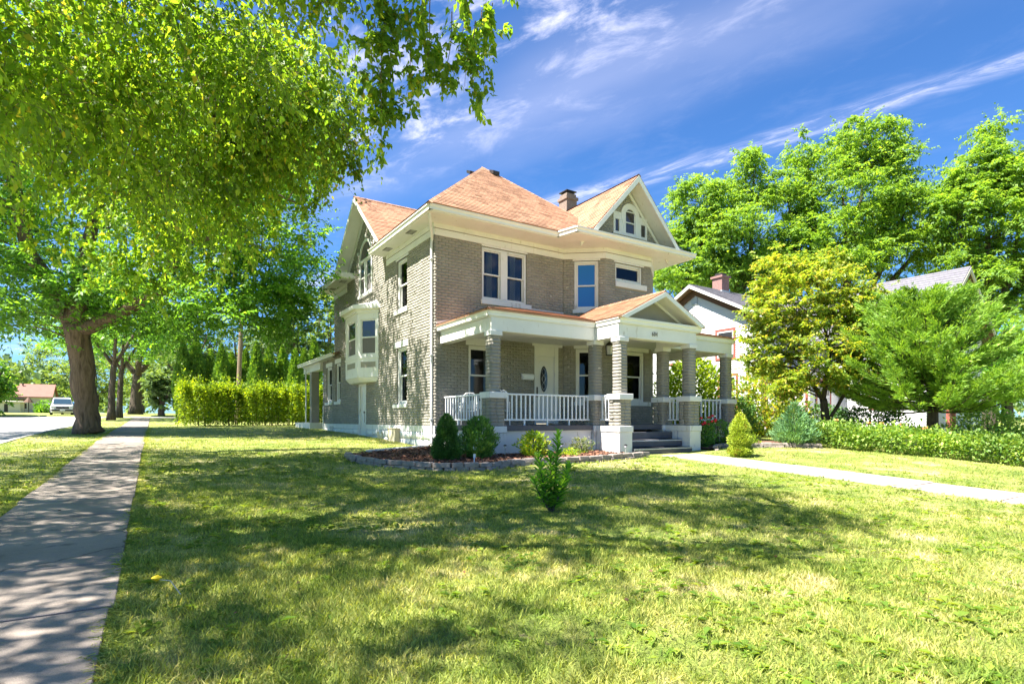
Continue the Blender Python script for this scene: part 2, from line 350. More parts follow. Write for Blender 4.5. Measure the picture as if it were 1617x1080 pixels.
def grassmat(name, blade):
    m, t, p, o = newmat(name); g = tn(t, 'ShaderNodeNewGeometry'); v = g.outputs['Position']
    a = tnoise(t, v, .55, 5, .6); b = tnoise(t, v, 2.6, 5, .65); s = tn(t, 'ShaderNodeMath', operation='ADD'); 
    ml = tn(t, 'ShaderNodeMath', operation='MULTIPLY'); ml.inputs[1].default_value = .5
    t.links.new(a.outputs[0], s.inputs[0]); t.links.new(b.outputs[0], s.inputs[1]); t.links.new(s.outputs[0], ml.inputs[0])
    c = ramp(t, ml.outputs[0], [(.36, (.165, .25, .045)), (.45, (.265, .325, .07)), (.54, (.385, .405, .12)), (.63, (.60, .53, .30))])
    if blade: c = mixrgb(t, 1., c, ramp(t, g.outputs['Random Per Island'], [(0, (.5, .6, .5)), (.55, (1, 1, 1)), (.85, (1.35, 1.3, 1.1)), (1, (1.8, 1.45, 1.7))]), 'MULTIPLY')
    else:
        f = tnoise(t, v, 38, 4, .7); c = mixrgb(t, 1., c, ramp(t, f.outputs[0], [(.3, (.5, .5, .5)), (.7, (1.25, 1.25, 1.2))]), 'MULTIPLY')
        bump(t, p, f.outputs[0], 1., .06)
        soil = tnoise(t, v, 1.7, 6, .7); c = mixrgb(t, ramp(t, soil.outputs[0], [(.62, (0, 0, 0)), (.70, (1, 1, 1))]), c, (.26, .19, .135))
    t.links.new(c, p.inputs['Base Color']); p.inputs['Roughness'].default_value = .7; p.inputs['Specular IOR Level'].default_value = .2
    if blade:
        tr = tn(t, 'ShaderNodeBsdfTranslucent'); t.links.new(mixrgb(t, 1., c, (1.5, 1.45, .6), 'MULTIPLY'), tr.inputs[0]); mx = tn(t, 'ShaderNodeMixShader'); mx.inputs[0].default_value = .35
        t.links.new(p.outputs[0], mx.inputs[1]); t.links.new(tr.outputs[0], mx.inputs[2]); t.links.new(mx.outputs[0], o.inputs[0])
    return m
MT['lawn'] = grassmat('lawn_ground', False); MT['blade'] = grassmat('grass_blades', True)
MT['weed'] = leafmat('weed_leaves', [(0, (.10, .20, .025)), (.5, (.18, .28, .035)), (1, (.30, .38, .06))], .4, 1.4)
MT['litter'] = mat('dry_leaf', (.13, .07, .03), .8, .3, 10., isl=.5)
# ------------------------------------------------------------------ ground, road, pavements
ROADX = (-12.6, -3.75); CROSS = (60.5, 68.)
def ground_grid():
    xs = np.unique(np.concatenate([np.linspace(-1500, -60, 12), np.linspace(-60, -14, 24), np.linspace(-14, 26, 101), np.linspace(26, 60, 35), np.linspace(60, 1500, 12), np.array([-12.6, -12.5, -3.75, -3.65])]))
    ys = np.unique(np.concatenate([np.linspace(-400, -10, 8), np.linspace(-10, 40, 126), np.linspace(40, 75, 71), np.linspace(75, 120, 24), np.linspace(120, 1800, 14), np.array([60.5, 60.6, 68., 67.9])]))
    X, Y = np.meshgrid(xs, ys); Z = GA(X, Y) + .012 * np.sin(X * 1.7 + 1.) * np.sin(Y * 1.3) * (Y > 1)
    road = ((X > -12.55) & (X < -3.7) & (Y < 67.95)) | ((Y > 60.55) & (Y < 67.95) & (X < 60))
    Z = np.where(road, Z - .3, Z)
    house = (X > 7.7) & (X < 17) & (Y > 13.2) & (Y < 29)
    nx, ny = len(xs), len(ys); idx = np.arange(nx * ny).reshape(ny, nx)
    F_ = np.stack([idx[:-1, :-1], idx[:-1, 1:], idx[1:, 1:], idx[1:, :-1]], -1).reshape(-1, 4)
    return npmesh('lawn', np.stack([X, Y, Z], -1).reshape(-1, 3), F_, MT['lawn'], True)
lawn = tag(obj('lawn', ground_grid()), kind='structure')
def strip(name, xs0, xs1, ys, off, m, kind='structure'):
    b = MB()
    for a, c in zip(ys[:-1], ys[1:]):
        xm = np.linspace(xs0, xs1, 5)
        for q in range(4):
            x0, x1 = xm[q], xm[q + 1]
            b.add([(x0, a, G(x0, a) + off), (x1, a, G(x1, a) + off), (x1, c, G(x1, c) + off), (x0, c, G(x0, c) + off)], [(0, 1, 2, 3)])
    o = b.build(name, m); return tag(o, kind=kind)
strip('road', -12.5, -3.85, list(np.linspace(-12, 60.7, 60)), -.12, MT['asphalt'])
strip('cross_street', -70, 60, [60.7, 62, 64, 66, 67.9], -.116, MT['asphalt'])
kb = tag(strip('kerb', -3.85, -3.84, [-12, -11.9], -.3, MT['kerb']), kind='structure')
ky = list(np.linspace(-12, 58.5, 37))
for a, c in zip(ky[:-1], ky[1:]):
    b = MB(); g0, g1 = G(-3.8, a + .012), G(-3.8, c)
    b.box8([(-3.86, a + .012, g0 - .3), (-3.68, a + .012, g0 - .3), (-3.68, c, g1 - .3), (-3.86, c, g1 - .3), (-3.85, a + .012, g0 + .01), (-3.68, a + .012, g0 + .02), (-3.68, c, g1 + .02), (-3.85, c, g1 + .01)])
    b.build('kerb_stone', MT['kerb'], kb)
def slabs(name, x0, x1, ya, yb, step, m, top=.03, jit=.009):
    base = strip(name, x0 + .02, x1 - .02, list(np.arange(ya, yb + .01, step)), .008, MT['joint'])
    y = ya
    while y < yb - .1:
        y1 = min(y + step, yb); b = MB(); j = [random.uniform(-jit, jit) for _ in range(4)]; g = .012
        e0, e1 = random.uniform(-.03, .02), random.uniform(-.02, .03)
        P = [(x0 + e0, y + g), (x1 + e1, y + g), (x1 + e1, y1 - g), (x0 + e0, y1 - g)]
        b.box8([(px, py, G(px, py) - .05) for px, py in P] + [(px, py, G(px, py) + top + j[i]) for i, (px, py) in enumerate(P)])
        o = b.build('slab', m, base, bevel=.006); y = y1
    return base
slabs('sidewalk', -1.47, -.24, -4.2, 59.8, 1.25, MT['concrete'])
slabs('front_walk', 12.0, 13.45, -4, 11.0, 1.5, MT['walk'], .025)
# ------------------------------------------------------------------ the brick house
X0, Y0 = 7.39, 16.0
house = thing('brick_house', (X0, Y0, .42), 'grey-green painted brick house with orange shingle roof and white front porch', 'house')
S = Fr((X0, 0), (0, 1), (-1, 0)); Fw = Fr((0, Y0), (1, 0), (0, -1))
def frm(p0, p1):             # frame of a wall seen from outside, p0 left, p1 right
    p0, p1 = Vector((*p0, 0)), Vector((*p1, 0)); U = (p1 - p0); L = U.length; n = Vector((U.y, -U.x, 0)); return Fr(p0, U, n), L
BL, LL = frm((12.43, 16.0), (13.6, 15.05)); BF = Fr((0, 15.05), (1, 0), (0, -1)); BR, LR = frm((15.85, 15.05), (17.0, 16.0))
ZF, ZT = 1.12, 7.06          # foundation top, frieze bottom
def wall_grid(fr, u0, u1, w0, w1, holes, th=.3, inset=.004, name='wall', m=None):
    us = sorted({u0, u1, *[max(u0, min(u1, v)) for h in holes for v in h[:2]]}); ws = sorted({w0, w1, *[max(w0, min(w1, v)) for h in holes for v in h[2:]]})
    b = MB()
    for a, c in zip(us, us[1:]):
        run = None
        for d, e in zip(ws, ws[1:]):
            um, wm = (a + c) / 2, (d + e) / 2
            hole = any(h[0] < um < h[1] and h[2] < wm < h[3] for h in holes)
            if hole:
                if run: b.fb(fr, a, c, run[0], run[1], -th, -inset); run = None
            else: run = (run[0] if run else d, e)
        if run: b.fb(fr, a, c, run[0], run[1], -th, -inset)
    return b.build(name, m or MT['brick'], house)
# brick shapes: a rock face is a 4 x 3 grid of points pushed in and out
def brick_local(Ls, Hs, amp, r, depth=.03):
    n = len(Ls); gu = np.array([0, .3, .7, 1.]); gw = np.array([0, .5, 1.])
    U_ = np.tile(gu, 3)[None] * Ls[:, None]; W_ = np.repeat(gw, 4)[None] * Hs[:, None]
    edge = np.array([.5, .7, .7, .5, .7, 1, 1, .7, .6, .8, .8, .6])
    Nn = amp * edge[None] * r.uniform(.15, 1.35, (n, 12)) * r.uniform(.6, 1.25, (n, 1)) + .003
    f = np.stack([U_, W_, Nn], -1); ring = [0, 1, 2, 3, 7, 11, 10, 9, 8, 4]
    bk = f[:, ring].copy(); bk[:, :, 2] = -depth
    V = np.concatenate([f, bk], 1)
    Fq = [(i + 4 * j, i + 1 + 4 * j, i + 5 + 4 * j, i + 4 + 4 * j) for j in range(2) for i in range(3)]
    for i in range(10): j = (i + 1) % 10; Fq.append((ring[j], ring[i], 12 + i, 12 + j))
    return V, np.array(Fq)
def brick_cells(u0, u1, w0, w1, inside, L=.235, H=.093, g=.006, holes=()):
    out = []; row = 0; z = w0
    while z < w1 - .03:
        h = min(H, w1 - z) - g; u = u0 - (L / 2 if row % 2 else 0)
        while u < u1:
            a, c = max(u, u0), min(u + L - g, u1)
            iv = [(a, c)]      # a brick stops at the edge of an opening
            for h0, h1, g0, g1 in holes:
                if z + h * .8 > g0 and z + h * .2 < g1: iv = [t for p, q in iv for t in ((p, min(q, h0 - .004)), (max(p, h1 + .004), q))]
            for p, q in iv:
                if q - p > .03 and (inside is None or inside((p + q) / 2, z + h / 2)): out.append((p, z, q - p, h))
            u += L
        z += H; row += 1
    return out
BV, BF_, bn = [], [], 0
def bake_bricks(fr, cells, amp):
    global bn
    c = np.array(cells); V, Fq = brick_local(c[:, 2], c[:, 3], amp, rng)
    V[:, :, 0] += c[:, 0:1]; V[:, :, 1] += c[:, 1:2]
    Wp = np.array(fr.O)[None, None] + V[..., 0:1] * np.array(fr.U) + V[..., 2:3] * np.array(fr.N); Wp[..., 2] += V[..., 1]
    m = V.shape[1]; BV.append(Wp.reshape(-1, 3)); BF_.append((Fq[None] + (np.arange(len(c)) * m)[:, None, None] + bn).reshape(-1, 4)); bn += len(c) * m
# openings (u0,u1,w0,w1) as built; dressings (lintels, sills) also keep the bricks away
sideO = [(18.27, 19.22, 1.86, 3.87), (18.24, 19.20, 5.20, 6.98), (22.66, 23.62, .46, 2.86), (26.4, 27.24, 2.17, 3.98), (27.92, 28.92, 2.17, 3.92)]
sideD = [(18.14, 19.43, 3.87, 4.09), (18.2, 19.52, 1.73, 1.86), (18.14, 19.39, 5.05, 5.20), (18.1, 19.3, 6.98, 7.06), (22.6, 23.68, 2.86, 3.05), (26.3, 27.34, 3.98, 4.2), (26.3, 27.36, 2.04, 2.17), (27.82, 29.0, 3.92, 4.12), (27.82, 29.04, 2.04, 2.17), (21.2, 24.3, 2.88, 5.9)]
frontO = [(9.08, 10.85, 5.25, 7.0), (8.58, 9.52, 1.80, 3.72), (11.17, 12.2, 1.15, 3.88)]
frontD = [(9.03, 11.01, 5.1, 5.25), (8.48, 9.62, 3.72, 4.05), (8.5, 9.6, 1.66, 1.80), (11.07, 12.37, 3.88, 4.1)]
blO = [(.40, 1.26, 5.25, 7.0), (.45, 1.22, 1.95, 3.85)]; blD = [(.34, 1.32, 5.12, 5.25), (.38, 1.30, 3.85, 4.1), (.38, 1.3, 1.82, 1.95), (.3, 1.4, 7.0, 7.06)]
bfO = [(14.07, 15.43, 6.32, 7.0), (13.95, 15.54, 1.97, 3.82)]; bfD = [(14.06, 15.62, 6.10, 6.32), (13.8, 15.75, 3.82, 4.1), (13.8, 15.83, 1.82, 1.97)]
wall_grid(S, Y0 + .006, 27.5, ZF, 7.5, sideO[:4] + [(21.3, 24.2, 3.0, 5.6)]); wall_grid(S, 27.5, 29.65, ZF, 4.4, sideO[4:])
wall_grid(Fw, X0 + .3, 12.6, ZF, 7.5, frontO); wall_grid(BL, -.02, LL + .012, ZF, 7.5, blO); wall_grid(BF, 13.605, 15.845, ZF, 7.5, bfO); wall_grid(BR, 0, LR, ZF, 7.5, [])
MB().box(X0 + .3, 17.0, 27.2, 27.5, .5, 7.5).box(16.7, 17.0, 16.0, 27.2, .5, 7.5).box(X0 + .3, 12.4, 29.35, 29.65, .5, 4.4).box(12.1, 12.4, 27.5, 29.35, .5, 4.4).build('rear_wall', MT['brick'], house)
# gable walls
sg_apex, sg_y = 10.02, 22.55
def sgz(y): return sg_apex - .865 * abs(y - sg_y)
sgpoly = [(20.0, 7.5), (25.1, 7.5), (25.1, sgz(25.1)), (sg_y, sg_apex), (20.0, sgz(20.0))]
MB().fprism(S, sgpoly, -.3, -.012).build('gable_wall', MT['brick'], house)
fg_x, fg_top = 14.52, 9.66
def fgz(x): return fg_top - 1.08 * abs(x - fg_x)
FG = Fr((0, 14.95), (1, 0), (0, -1))
MB().fprism(FG, [(12.7, 7.5), (16.34, 7.5), (16.34, fgz(16.34)), (fg_x, fg_top), (12.7, fgz(12.7))], -.2, -.012).build('gable_wall', MT['brick'], house)
ORI = (21.14, 24.3, 2.9, 5.9)
def in_side(u, w_):
    if w_ > 7.06 and not (20.3 < u < 25.2): return False
    if w_ > 7.06 and w_ > sgz(u) - .05: return False
    if 21.80 < u < 23.52 and 6.38 < w_ < 7.9: return False
    if w_ >= 7.9 and (u - 22.66) ** 2 + (w_ - 7.9) ** 2 < .86 ** 2: return False
    if u > 27.5 and w_ > 4.3: return False
    return True
bake_bricks(S, brick_cells(Y0 + .005, 29.6, ZF, 10.0, in_side, holes=sideO + sideD), .023)
fcells = brick_cells(X0 - .01, 12.42, ZF, ZT, None, holes=frontO + frontD)
solo = [c for c in fcells if c[0] < 9.03 and c[1] > 5.15][:170]; sset = set(solo)
bake_bricks(Fw, [c for c in fcells if c not in sset and c[1] > 4.2], .0065); bake_bricks(Fw, [c for c in fcells if c[1] <= 4.2], .004)
V_, Fq_ = brick_local(np.full(6, .226), np.full(6, .084), .0065, rng)
bmeshes = [npmesh('brick', np.stack([V_[i, :, 0], -V_[i, :, 2], V_[i, :, 1]], -1), Fq_, MT['brick']) for i in range(6)]
for c in solo:
    o = obj('brick', random.choice(bmeshes), house, (c[0], Y0, c[1])); o.scale = (c[2] / .226, 1, c[3] / .084)
bake_bricks(BL, brick_cells(.005, LL - .0, ZF, ZT, None, holes=blO + blD), .0065); bake_bricks(BF, brick_cells(13.6, 15.85, ZF, ZT, None, holes=bfO + bfD), .0065); bake_bricks(BR, brick_cells(0, LR, ZF, ZT, None), .008)
def in_fg(u, w_):
    if w_ > fgz(u) - .04: return False
    return not (13.85 < u < 15.55 and w_ < 8.80) and (u - 14.68) ** 2 + (w_ - 8.72) ** 2 > .5 ** 2
bake_bricks(FG, brick_cells(12.75, 16.3, 7.7, 9.6, in_fg, L=.19, H=.085), .008)
tag(obj('brickwork', npmesh('brickwork', np.concatenate(BV) - np.array(WL[house]), np.concatenate(BF_), MT['brick']), house), kind='stuff')
# foundation: smooth band above, rough painted stones below
MB().fb(S, Y0, 29.65, .2, .9, -.3, -.02).fb(S, Y0 - .04, 22.6, .92, 1.118, -.28, .03).fb(S, 23.68, 29.68, .92, 1.118, -.28, .03).build('foundation', MT['white'], house)
def stone_row(fr, u0, u1, w0, w1, parent, m, Lr=(.45, .8), amp=.05):
    u = u0
    while u < u1 - .05:
        L = min(random.uniform(*Lr), u1 - u); 
        V, Fq = brick_local(np.array([L - .015]), np.array([w1 - w0 - .012]), amp, rng, .05)
        P = [fr.P(u + a, w0 + b_, n) for a, b_, n in V[0]]
        obj('foundation_stone', npmesh('foundation_stone', np.array([tuple(p - WL[parent]) for p in P]), Fq, m), parent); u += L
for a, c in ((Y0, 22.6), (23.7, 29.65)):
    stone_row(S, a, c, .66, .92, house, MT['stonew']); stone_row(S, a, c, .36, .66, house, MT['stonew'])
# windows ----------------------------------------------------------------------------------
def window(fr, u0, u1, w0, w1, lint=None, sill=None, cas=.085, kind='hung', glass='glass', curtain=None, dep=.10, rail=.5, parts=None):
    win = MB().ring(fr, u0, u1, w0, w1, cas, -dep - .06, -dep + .05, cas * 1.0).build('window', MT['white'], house, bevel=.006)
    a, c, d, e = u0 + cas, u1 - cas, w0 + cas, w1 - cas
    for (p, q) in (parts or [(a, c)]):
        m_ = d + (e - d) * rail
        if kind == 'hung':
            MB().ring(fr, p + .003, q - .003, m_ - .02, e - .003, .042, -dep - .035, -dep + .005).build('upper_sash', MT['white'], win)
            MB().ring(fr, p + .003, q - .003, d + .003, m_ + .02, .042, -dep - .08, -dep - .037).build('lower_sash', MT['white'], win)
            MB().fb(fr, p + .04, q - .04, m_ + .02, e - .04, -dep - .022, -dep - .016).build('pane', MT[glass], win)
            MB().fb(fr, p + .04, q - .04, d + .04, m_ - .02, -dep - .066, -dep - .060).build('pane', MT[glass], win)
        else:
            MB().ring(fr, p + .003, q - .003, d + .003, e - .003, .05, -dep - .06, -dep).build('sash', MT['white'], win)
            MB().fb(fr, p + .05, q - .05, d + .05, e - .05, -dep - .035, -dep - .029).build('pane', MT[glass], win)
        if q < c - .05: MB().fb(fr, q, q + .26, d, e, -dep - .06, -dep + .06).build('mullion', MT['white'], win)
        if curtain:
            for (s0, s1) in curtain:
                cb = MB(); n = 14; us = np.linspace(p + (q - p) * s0, p + (q - p) * s1, n)
                pa = [fr.P(u, d, -dep - .17 + .02 * math.sin(i * 1.9)) for i, u in enumerate(us)]; pb = [fr.P(u, e, -dep - .17 + .02 * math.sin(i * 1.9)) for i, u in enumerate(us)]
                cb.add(pa + pb, [(i, i + 1, n + i + 1, n + i) for i in range(n - 1)]); cb.build('curtain', MT['curtain'], win)
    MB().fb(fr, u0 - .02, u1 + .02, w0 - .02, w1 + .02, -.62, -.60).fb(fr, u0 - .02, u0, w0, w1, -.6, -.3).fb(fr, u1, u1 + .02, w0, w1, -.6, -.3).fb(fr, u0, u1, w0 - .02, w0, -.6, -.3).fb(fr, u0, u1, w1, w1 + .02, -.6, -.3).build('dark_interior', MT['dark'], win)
    if lint: MB().fb(fr, lint[0], lint[1], lint[2], lint[3], -.1, .022).build('lintel', MT['white'], win, bevel=.006)
    if sill: MB().fb(fr, sill[0], sill[1], sill[2], sill[3], -.14, .065).build('sill', MT['white'], win, bevel=.008)
    return win
window(S, 18.27, 19.22, 1.86, 3.87, (18.14, 19.43, 3.87, 4.09), (18.2, 19.52, 1.73, 1.86), curtain=[(.0, .25)])
window(S, 18.24, 19.20, 5.20, 6.98, (18.1, 19.3, 6.98, 7.06), (18.14, 19.39, 5.05, 5.2))
window(S, 26.4, 27.24, 2.17, 3.98, (26.3, 27.34, 3.98, 4.2), (26.3, 27.36, 2.04, 2.17)); window(S, 27.92, 28.92, 2.17, 3.92, (27.82, 29.0, 3.92, 4.12), (27.82, 29.04, 2.04, 2.17))
window(Fw, 9.08, 10.85, 5.25, 7.0, (9.06, 10.87, 7.0, 7.06), (9.03, 11.01, 5.1, 5.25), parts=[(9.16, 9.82), (10.08, 10.77)], curtain=[(.35, .68)])
window(Fw, 8.58, 9.52, 1.80, 3.72, (8.48, 9.62, 3.72, 4.05), (8.5, 9.6, 1.66, 1.80), curtain=[(.8, 1.)])
window(BL, .40, 1.26, 5.25, 7.0, (.34, 1.32, 7.0, 7.06), (.34, 1.32, 5.12, 5.25), glass='sky_glass'); window(BL, .45, 1.22, 1.95, 3.85, (.38, 1.30, 3.85, 4.1), (.38, 1.30, 1.82, 1.95))
window(BF, 14.07, 15.43, 6.32, 7.0, (14.0, 15.5, 7.0, 7.06), (14.06, 15.62, 6.12, 6.32), kind='fixed'); window(BF, 13.95, 15.54, 1.97, 3.82, (13.8, 15.75, 3.82, 4.1), (13.8, 15.83, 1.82, 1.97))
# arched twin window in the side gable
aw = MB(); cu, cw, rr = 22.66, 7.9, .83
def arc(r, a0, a1, n=18): return [(cu + r * math.cos(a), cw + r * math.sin(a)) for a in np.linspace(a0, a1, n)]
o_, i_ = arc(rr, 0, math.pi), arc(rr - .11, 0, math.pi)
for k in range(17): aw.fprism(S, [o_[k], o_[k + 1], i_[k + 1], i_[k]], -.03, .05)
aw.fb(S, cu - rr, cu - rr + .11, 6.5, cw, -.03, .05).fb(S, cu + rr - .11, cu + rr, 6.5, cw, -.03, .05).fb(S, cu - rr, cu + rr, cw - .06, cw + .03, -.03, .07).fb(S, cu - .09, cu + .09, 6.5, cw - .06, -.03, .06)
aw = aw.build('arched_window', MT['white'], house)
MB().fb(S, cu - rr - .1, cu + rr + .1, 6.38, 6.5, -.05, .09).build('sill', MT['white'], aw, bevel=.008)
MB().fprism(S, i_, -.012 + .004, .006).build('fanlight_pane', MT['darkglass'], aw)
for s0, s1 in ((cu - rr + .11, cu - .09), (cu + .09, cu + rr - .11)):
    MB().ring(S, s0 + .002, s1 - .002, 6.52, cw - .065, .045, -.01, .03).fb(S, s0, s1, 7.17, 7.22, -.01, .034).build('sash', MT['white'], aw)
    MB().fb(S, s0 + .04, s1 - .04, 6.55, 7.18, -.005, .004).build('pane', MT['screen'], aw); MB().fb(S, s0 + .04, s1 - .04, 7.21, cw - .1, -.005, .006).build('pane', MT['darkglass'], aw)
for yy, zz_ in ((21.62, 8.35), (22.66, 8.86), (23.7, 8.35)): MB().fb(S, yy - .05, yy + .05, zz_ - .06, zz_ + .06, 0, .05).build('keystone', MT['white'], aw)
# triple window in the front gable
gw = MB(); cu, cw, rr = 14.68, 8.72, .46
ro, ri = arc(rr, 0, math.pi, 14), arc(rr - .21, 0, math.pi, 14)
for k in range(13): gw.fprism(FG, [ro[k], ro[k + 1], ri[k + 1], ri[k]], -.05, .05)
gw.fb(FG, cu - rr, cu - rr + .21, 7.98, cw, -.05, .05).fb(FG, cu + rr - .21, cu + rr, 7.98, cw, -.05, .05).fb(FG, cu - rr + .21, cu + rr - .21, 7.98, 8.08, -.05, .05)
for a, c in ((cu - .82, cu - rr), (cu + rr, cu + .86)):
    gw.ring(FG, a, c, 7.98, 8.78, .09, -.05, .04, .10); gw.fb(FG, a + .09, c - .09, 8.52, 8.69, -.05, .035)
gw = gw.build('gable_window', MT['white'], house)
MB().fprism(FG, ri + [(cu - rr + .21, 8.06), (cu + rr - .21, 8.06)], -.02, .004).build('pane', MT['darkglass'], gw)
MB().ring(FG, cu - rr + .213, cu + rr - .213, 8.07, 8.9, .035, 0, .03).fb(FG, cu - rr + .24, cu + rr - .24, 8.46, 8.50, 0, .035).build('sash', MT['white'], gw)
for a, c in ((cu - .82, cu - rr), (cu + rr, cu + .86)): MB().fb(FG, a + .08, c - .08, 8.06, 8.53, -.02, .006).build('pane', MT['darkglass'], gw)
# frieze boards
def frieze(segs, nm='frieze_board'):
    for fr, u0, u1 in segs:
        MB().fb(fr, u0, u1, ZT, 7.265, -.02, .045).build(nm, MT['trim'], house, bevel=.008); MB().fb(fr, u0 + .01, u1 - .01, 7.265, 7.285, -.02, .012).build('frieze_groove', MT['nbrown'], house)
        MB().fb(fr, u0, u1, 7.285, 7.46, -.02, .055).build(nm, MT['trim'], house, bevel=.008)
frieze([(S, Y0 - .05, 20.21), (S, 25.36, 27.5), (Fw, X0 - .05, 12.44), (BL, .0, LL + .02), (BF, 13.59, 15.86), (BR, 0, LR)])
# eaves: soffit + gutters
ZE = 7.46
def gutter(p0, p1, z=ZE, h=.17, d=.10, nm='gutter', par=None, m='alum', ext=.0):
    p0, p1 = Vector((*p0, 0)), Vector((*p1, 0)); U = (p1 - p0).normalized(); n = Vector((U.y, -U.x, 0)); p0 = p0 - U * ext; p1 = p1 + U * ext
    prof = [(-.06, 0), (d * .55, 0), (d * .62, h * .45), (d, h * .72), (d, h), (d - .015, h), (d - .015, h * .8), (-.06, h * .8)]
    a = [p0 + n * q + Vector((0, 0, z + r_)) for q, r_ in prof]; c = [p1 + n * q + Vector((0, 0, z + r_)) for q, r_ in prof]
    return MB().prism(a, c).build(nm, MT[m], par or house)
MB().zprism([(6.83, 20.4), (6.83, 15.1), (11.5, 15.1), (11.68, 14.3), (17.4, 14.3), (17.4, 27.9), (16.6, 27.9), (16.6, 16.2), (8, 16.2), (8, 20.4)], ZE - .03, ZE + .012).build('soffit', MT['trim'], house)
MB().zprism([(6.83, 24.25), (8, 24.25), (8, 27.95), (6.83, 27.95)], ZE - .03, ZE + .012).build('soffit', MT['trim'], house)
E_ = [(6.83, 20.43), (6.83, 15.1), (11.5, 15.1), (11.68, 14.3), (17.4, 14.3), (17.4, 20)]
for a, c in zip(E_, E_[1:]): gutter(a, c, ext=.055)
gutter((6.83, 27.95), (6.83, 24.2), ext=.02)
MB().box(6.76, 8.0, 20.40, 20.43, ZE - .02, ZE + .2).box(6.76, 7.6, 24.2, 24.23, ZE - .02, ZE + .2).build('eave_end_board', MT['trim'], house)
for yy in (17.2, 19.4, 25.0, 26.7):
    vt = MB().box(6.98, 7.22, yy - .22, yy + .22, ZE - .036, ZE - .031).build('soffit_vent', MT['dark'], house)
    for q in range(4): MB().box(7.0, 7.2, yy - .2 + q * .11, yy - .2 + q * .11 + .03, ZE - .045, ZE - .0365).build('louvre', MT['trim'], vt)
# roofs --------------------------------------------------------------------------------------
def clip(poly, a, b, c):     # keep a*x+b*y<=c
    out = []
    for i in range(len(poly)):
        p, q = poly[i], poly[(i + 1) % len(poly)]; dp, dq = a * p[0] + b * p[1] - c, a * q[0] + b * q[1] - c
        if dp <= 0: out.append(p)
        if dp * dq < 0: t = dp / (dp - dq); out.append((p[0] + (q[0] - p[0]) * t, p[1] + (q[1] - p[1]) * t))
    return out
def roof(poly, parent=None, expo=.135, tab=.30, shingled=True, m='shingle', name='roof_slope', up=True, lift=.015):
    parent = parent or house; P = [Vector(p) for p in poly]; e = (P[1] - P[0]).normalized()
    n = None
    for i in range(2, len(P)):
        n = e.cross(P[i] - P[0])
        if n.length > 1e-6: break
    n.normalize()
    if n.z < 0: n = -n
    s = n.cross(e).normalized()
    if s.z < 0: s = -s
    base = MB().prism([p - n * .05 for p in P], [p for p in P]).build(name, MT[m], parent)
    if not shingled: return base
    Q = [((p - P[0]).dot(e), (p - P[0]).dot(s)) for p in P]; smax = max(q[1] for q in Q); u0 = min(q[0] for q in Q); u1 = max(q[0] for q in Q)
    b = MB(); k = 0; t = min(q[1] for q in Q) - .03
    while t < smax:
        row = clip(clip(Q, 0, 1, t + expo), 0, -1, -t)
        if len(row) > 2:
            a0, a1 = min(q[0] for q in row), max(q[0] for q in row); u = u0 - random.uniform(0, tab)
            while u < a1:
                wd = tab * random.uniform(.75, 1.3)
                if u + wd > a0:
                    c = clip(clip(row, 1, 0, u + wd - .006), -1, 0, -u)
                    if len(c) > 2:
                        pr = random.uniform(.0, .005)
                        top_ = [P[0] + e * x + s * y + n * (.003 + (lift + pr) * (1 - (y - t) / expo)) for x, y in c]; lowv = [i for i, (x, y) in enumerate(c) if y - t < .002]; fcs = [tuple(range(len(c)))]
                        if len(lowv) == 2:     # butt edge of the tab
                            i0, i1 = lowv; top_ += [top_[i0] - n * (lift + pr + .004), top_[i1] - n * (lift + pr + .004)]; fcs.append((i0, i1, len(c) + 1, len(c)))
                        b.add(top_, fcs)
                u += wd
        t += expo
    me = bpy.data.meshes.new('shingles'); me.from_pydata([tuple(Vector(v) - WL[base]) for v in b.v], [], b.f); me.materials.append(MT[m])
    tag(obj('shingles', me, base), kind='stuff'); return base
ZR = 7.63; AP = (10.89, 19.15, 11.2); xl, yf = 6.72, 14.98; xr, yb = 2 * AP[0] - xl, 2 * AP[1] - yf
roof([(xl, yf, ZR), (xr, yf, ZR), AP]); roof([(xl, 20.4, ZR), (xl, yf, ZR), AP, (8.6, 22.0, ZR + (8.6 - xl) * (AP[2] - ZR) / (AP[0] - xl))]); roof([(xr, yf, ZR), (xr, yb, ZR), AP], shingled=False); roof([(xr, yb, ZR), (8.6, yb, ZR), AP], shingled=False)
def ridge(p, q, m='shingle', wd=.11):
    p, q = Vector(p), Vector(q); d = (q - p); n = int(d.length / .16); dn = d.normalized(); side = dn.cross(Vector((0, 0, 1))).normalized(); b = MB()
    for i in range(n):
        a = p + d * (i / n); c = p + d * ((i + 1) / n) + dn * .03; l0, l1 = .03, .018
        b.add([a + side * wd + Vector((0, 0, -.075 + l0)), a + Vector((0, 0, l0)), a - side * wd + Vector((0, 0, -.075 + l0)), c + side * wd + Vector((0, 0, -.075 + l1)), c + Vector((0, 0, l1)), c - side * wd + Vector((0, 0, -.075 + l1))], [(0, 1, 4, 3), (1, 2, 5, 4)])
    b.build('ridge_caps', MT[m], house)
ridge((xl, yf, ZR), AP); ridge((xr, yf, ZR), AP)
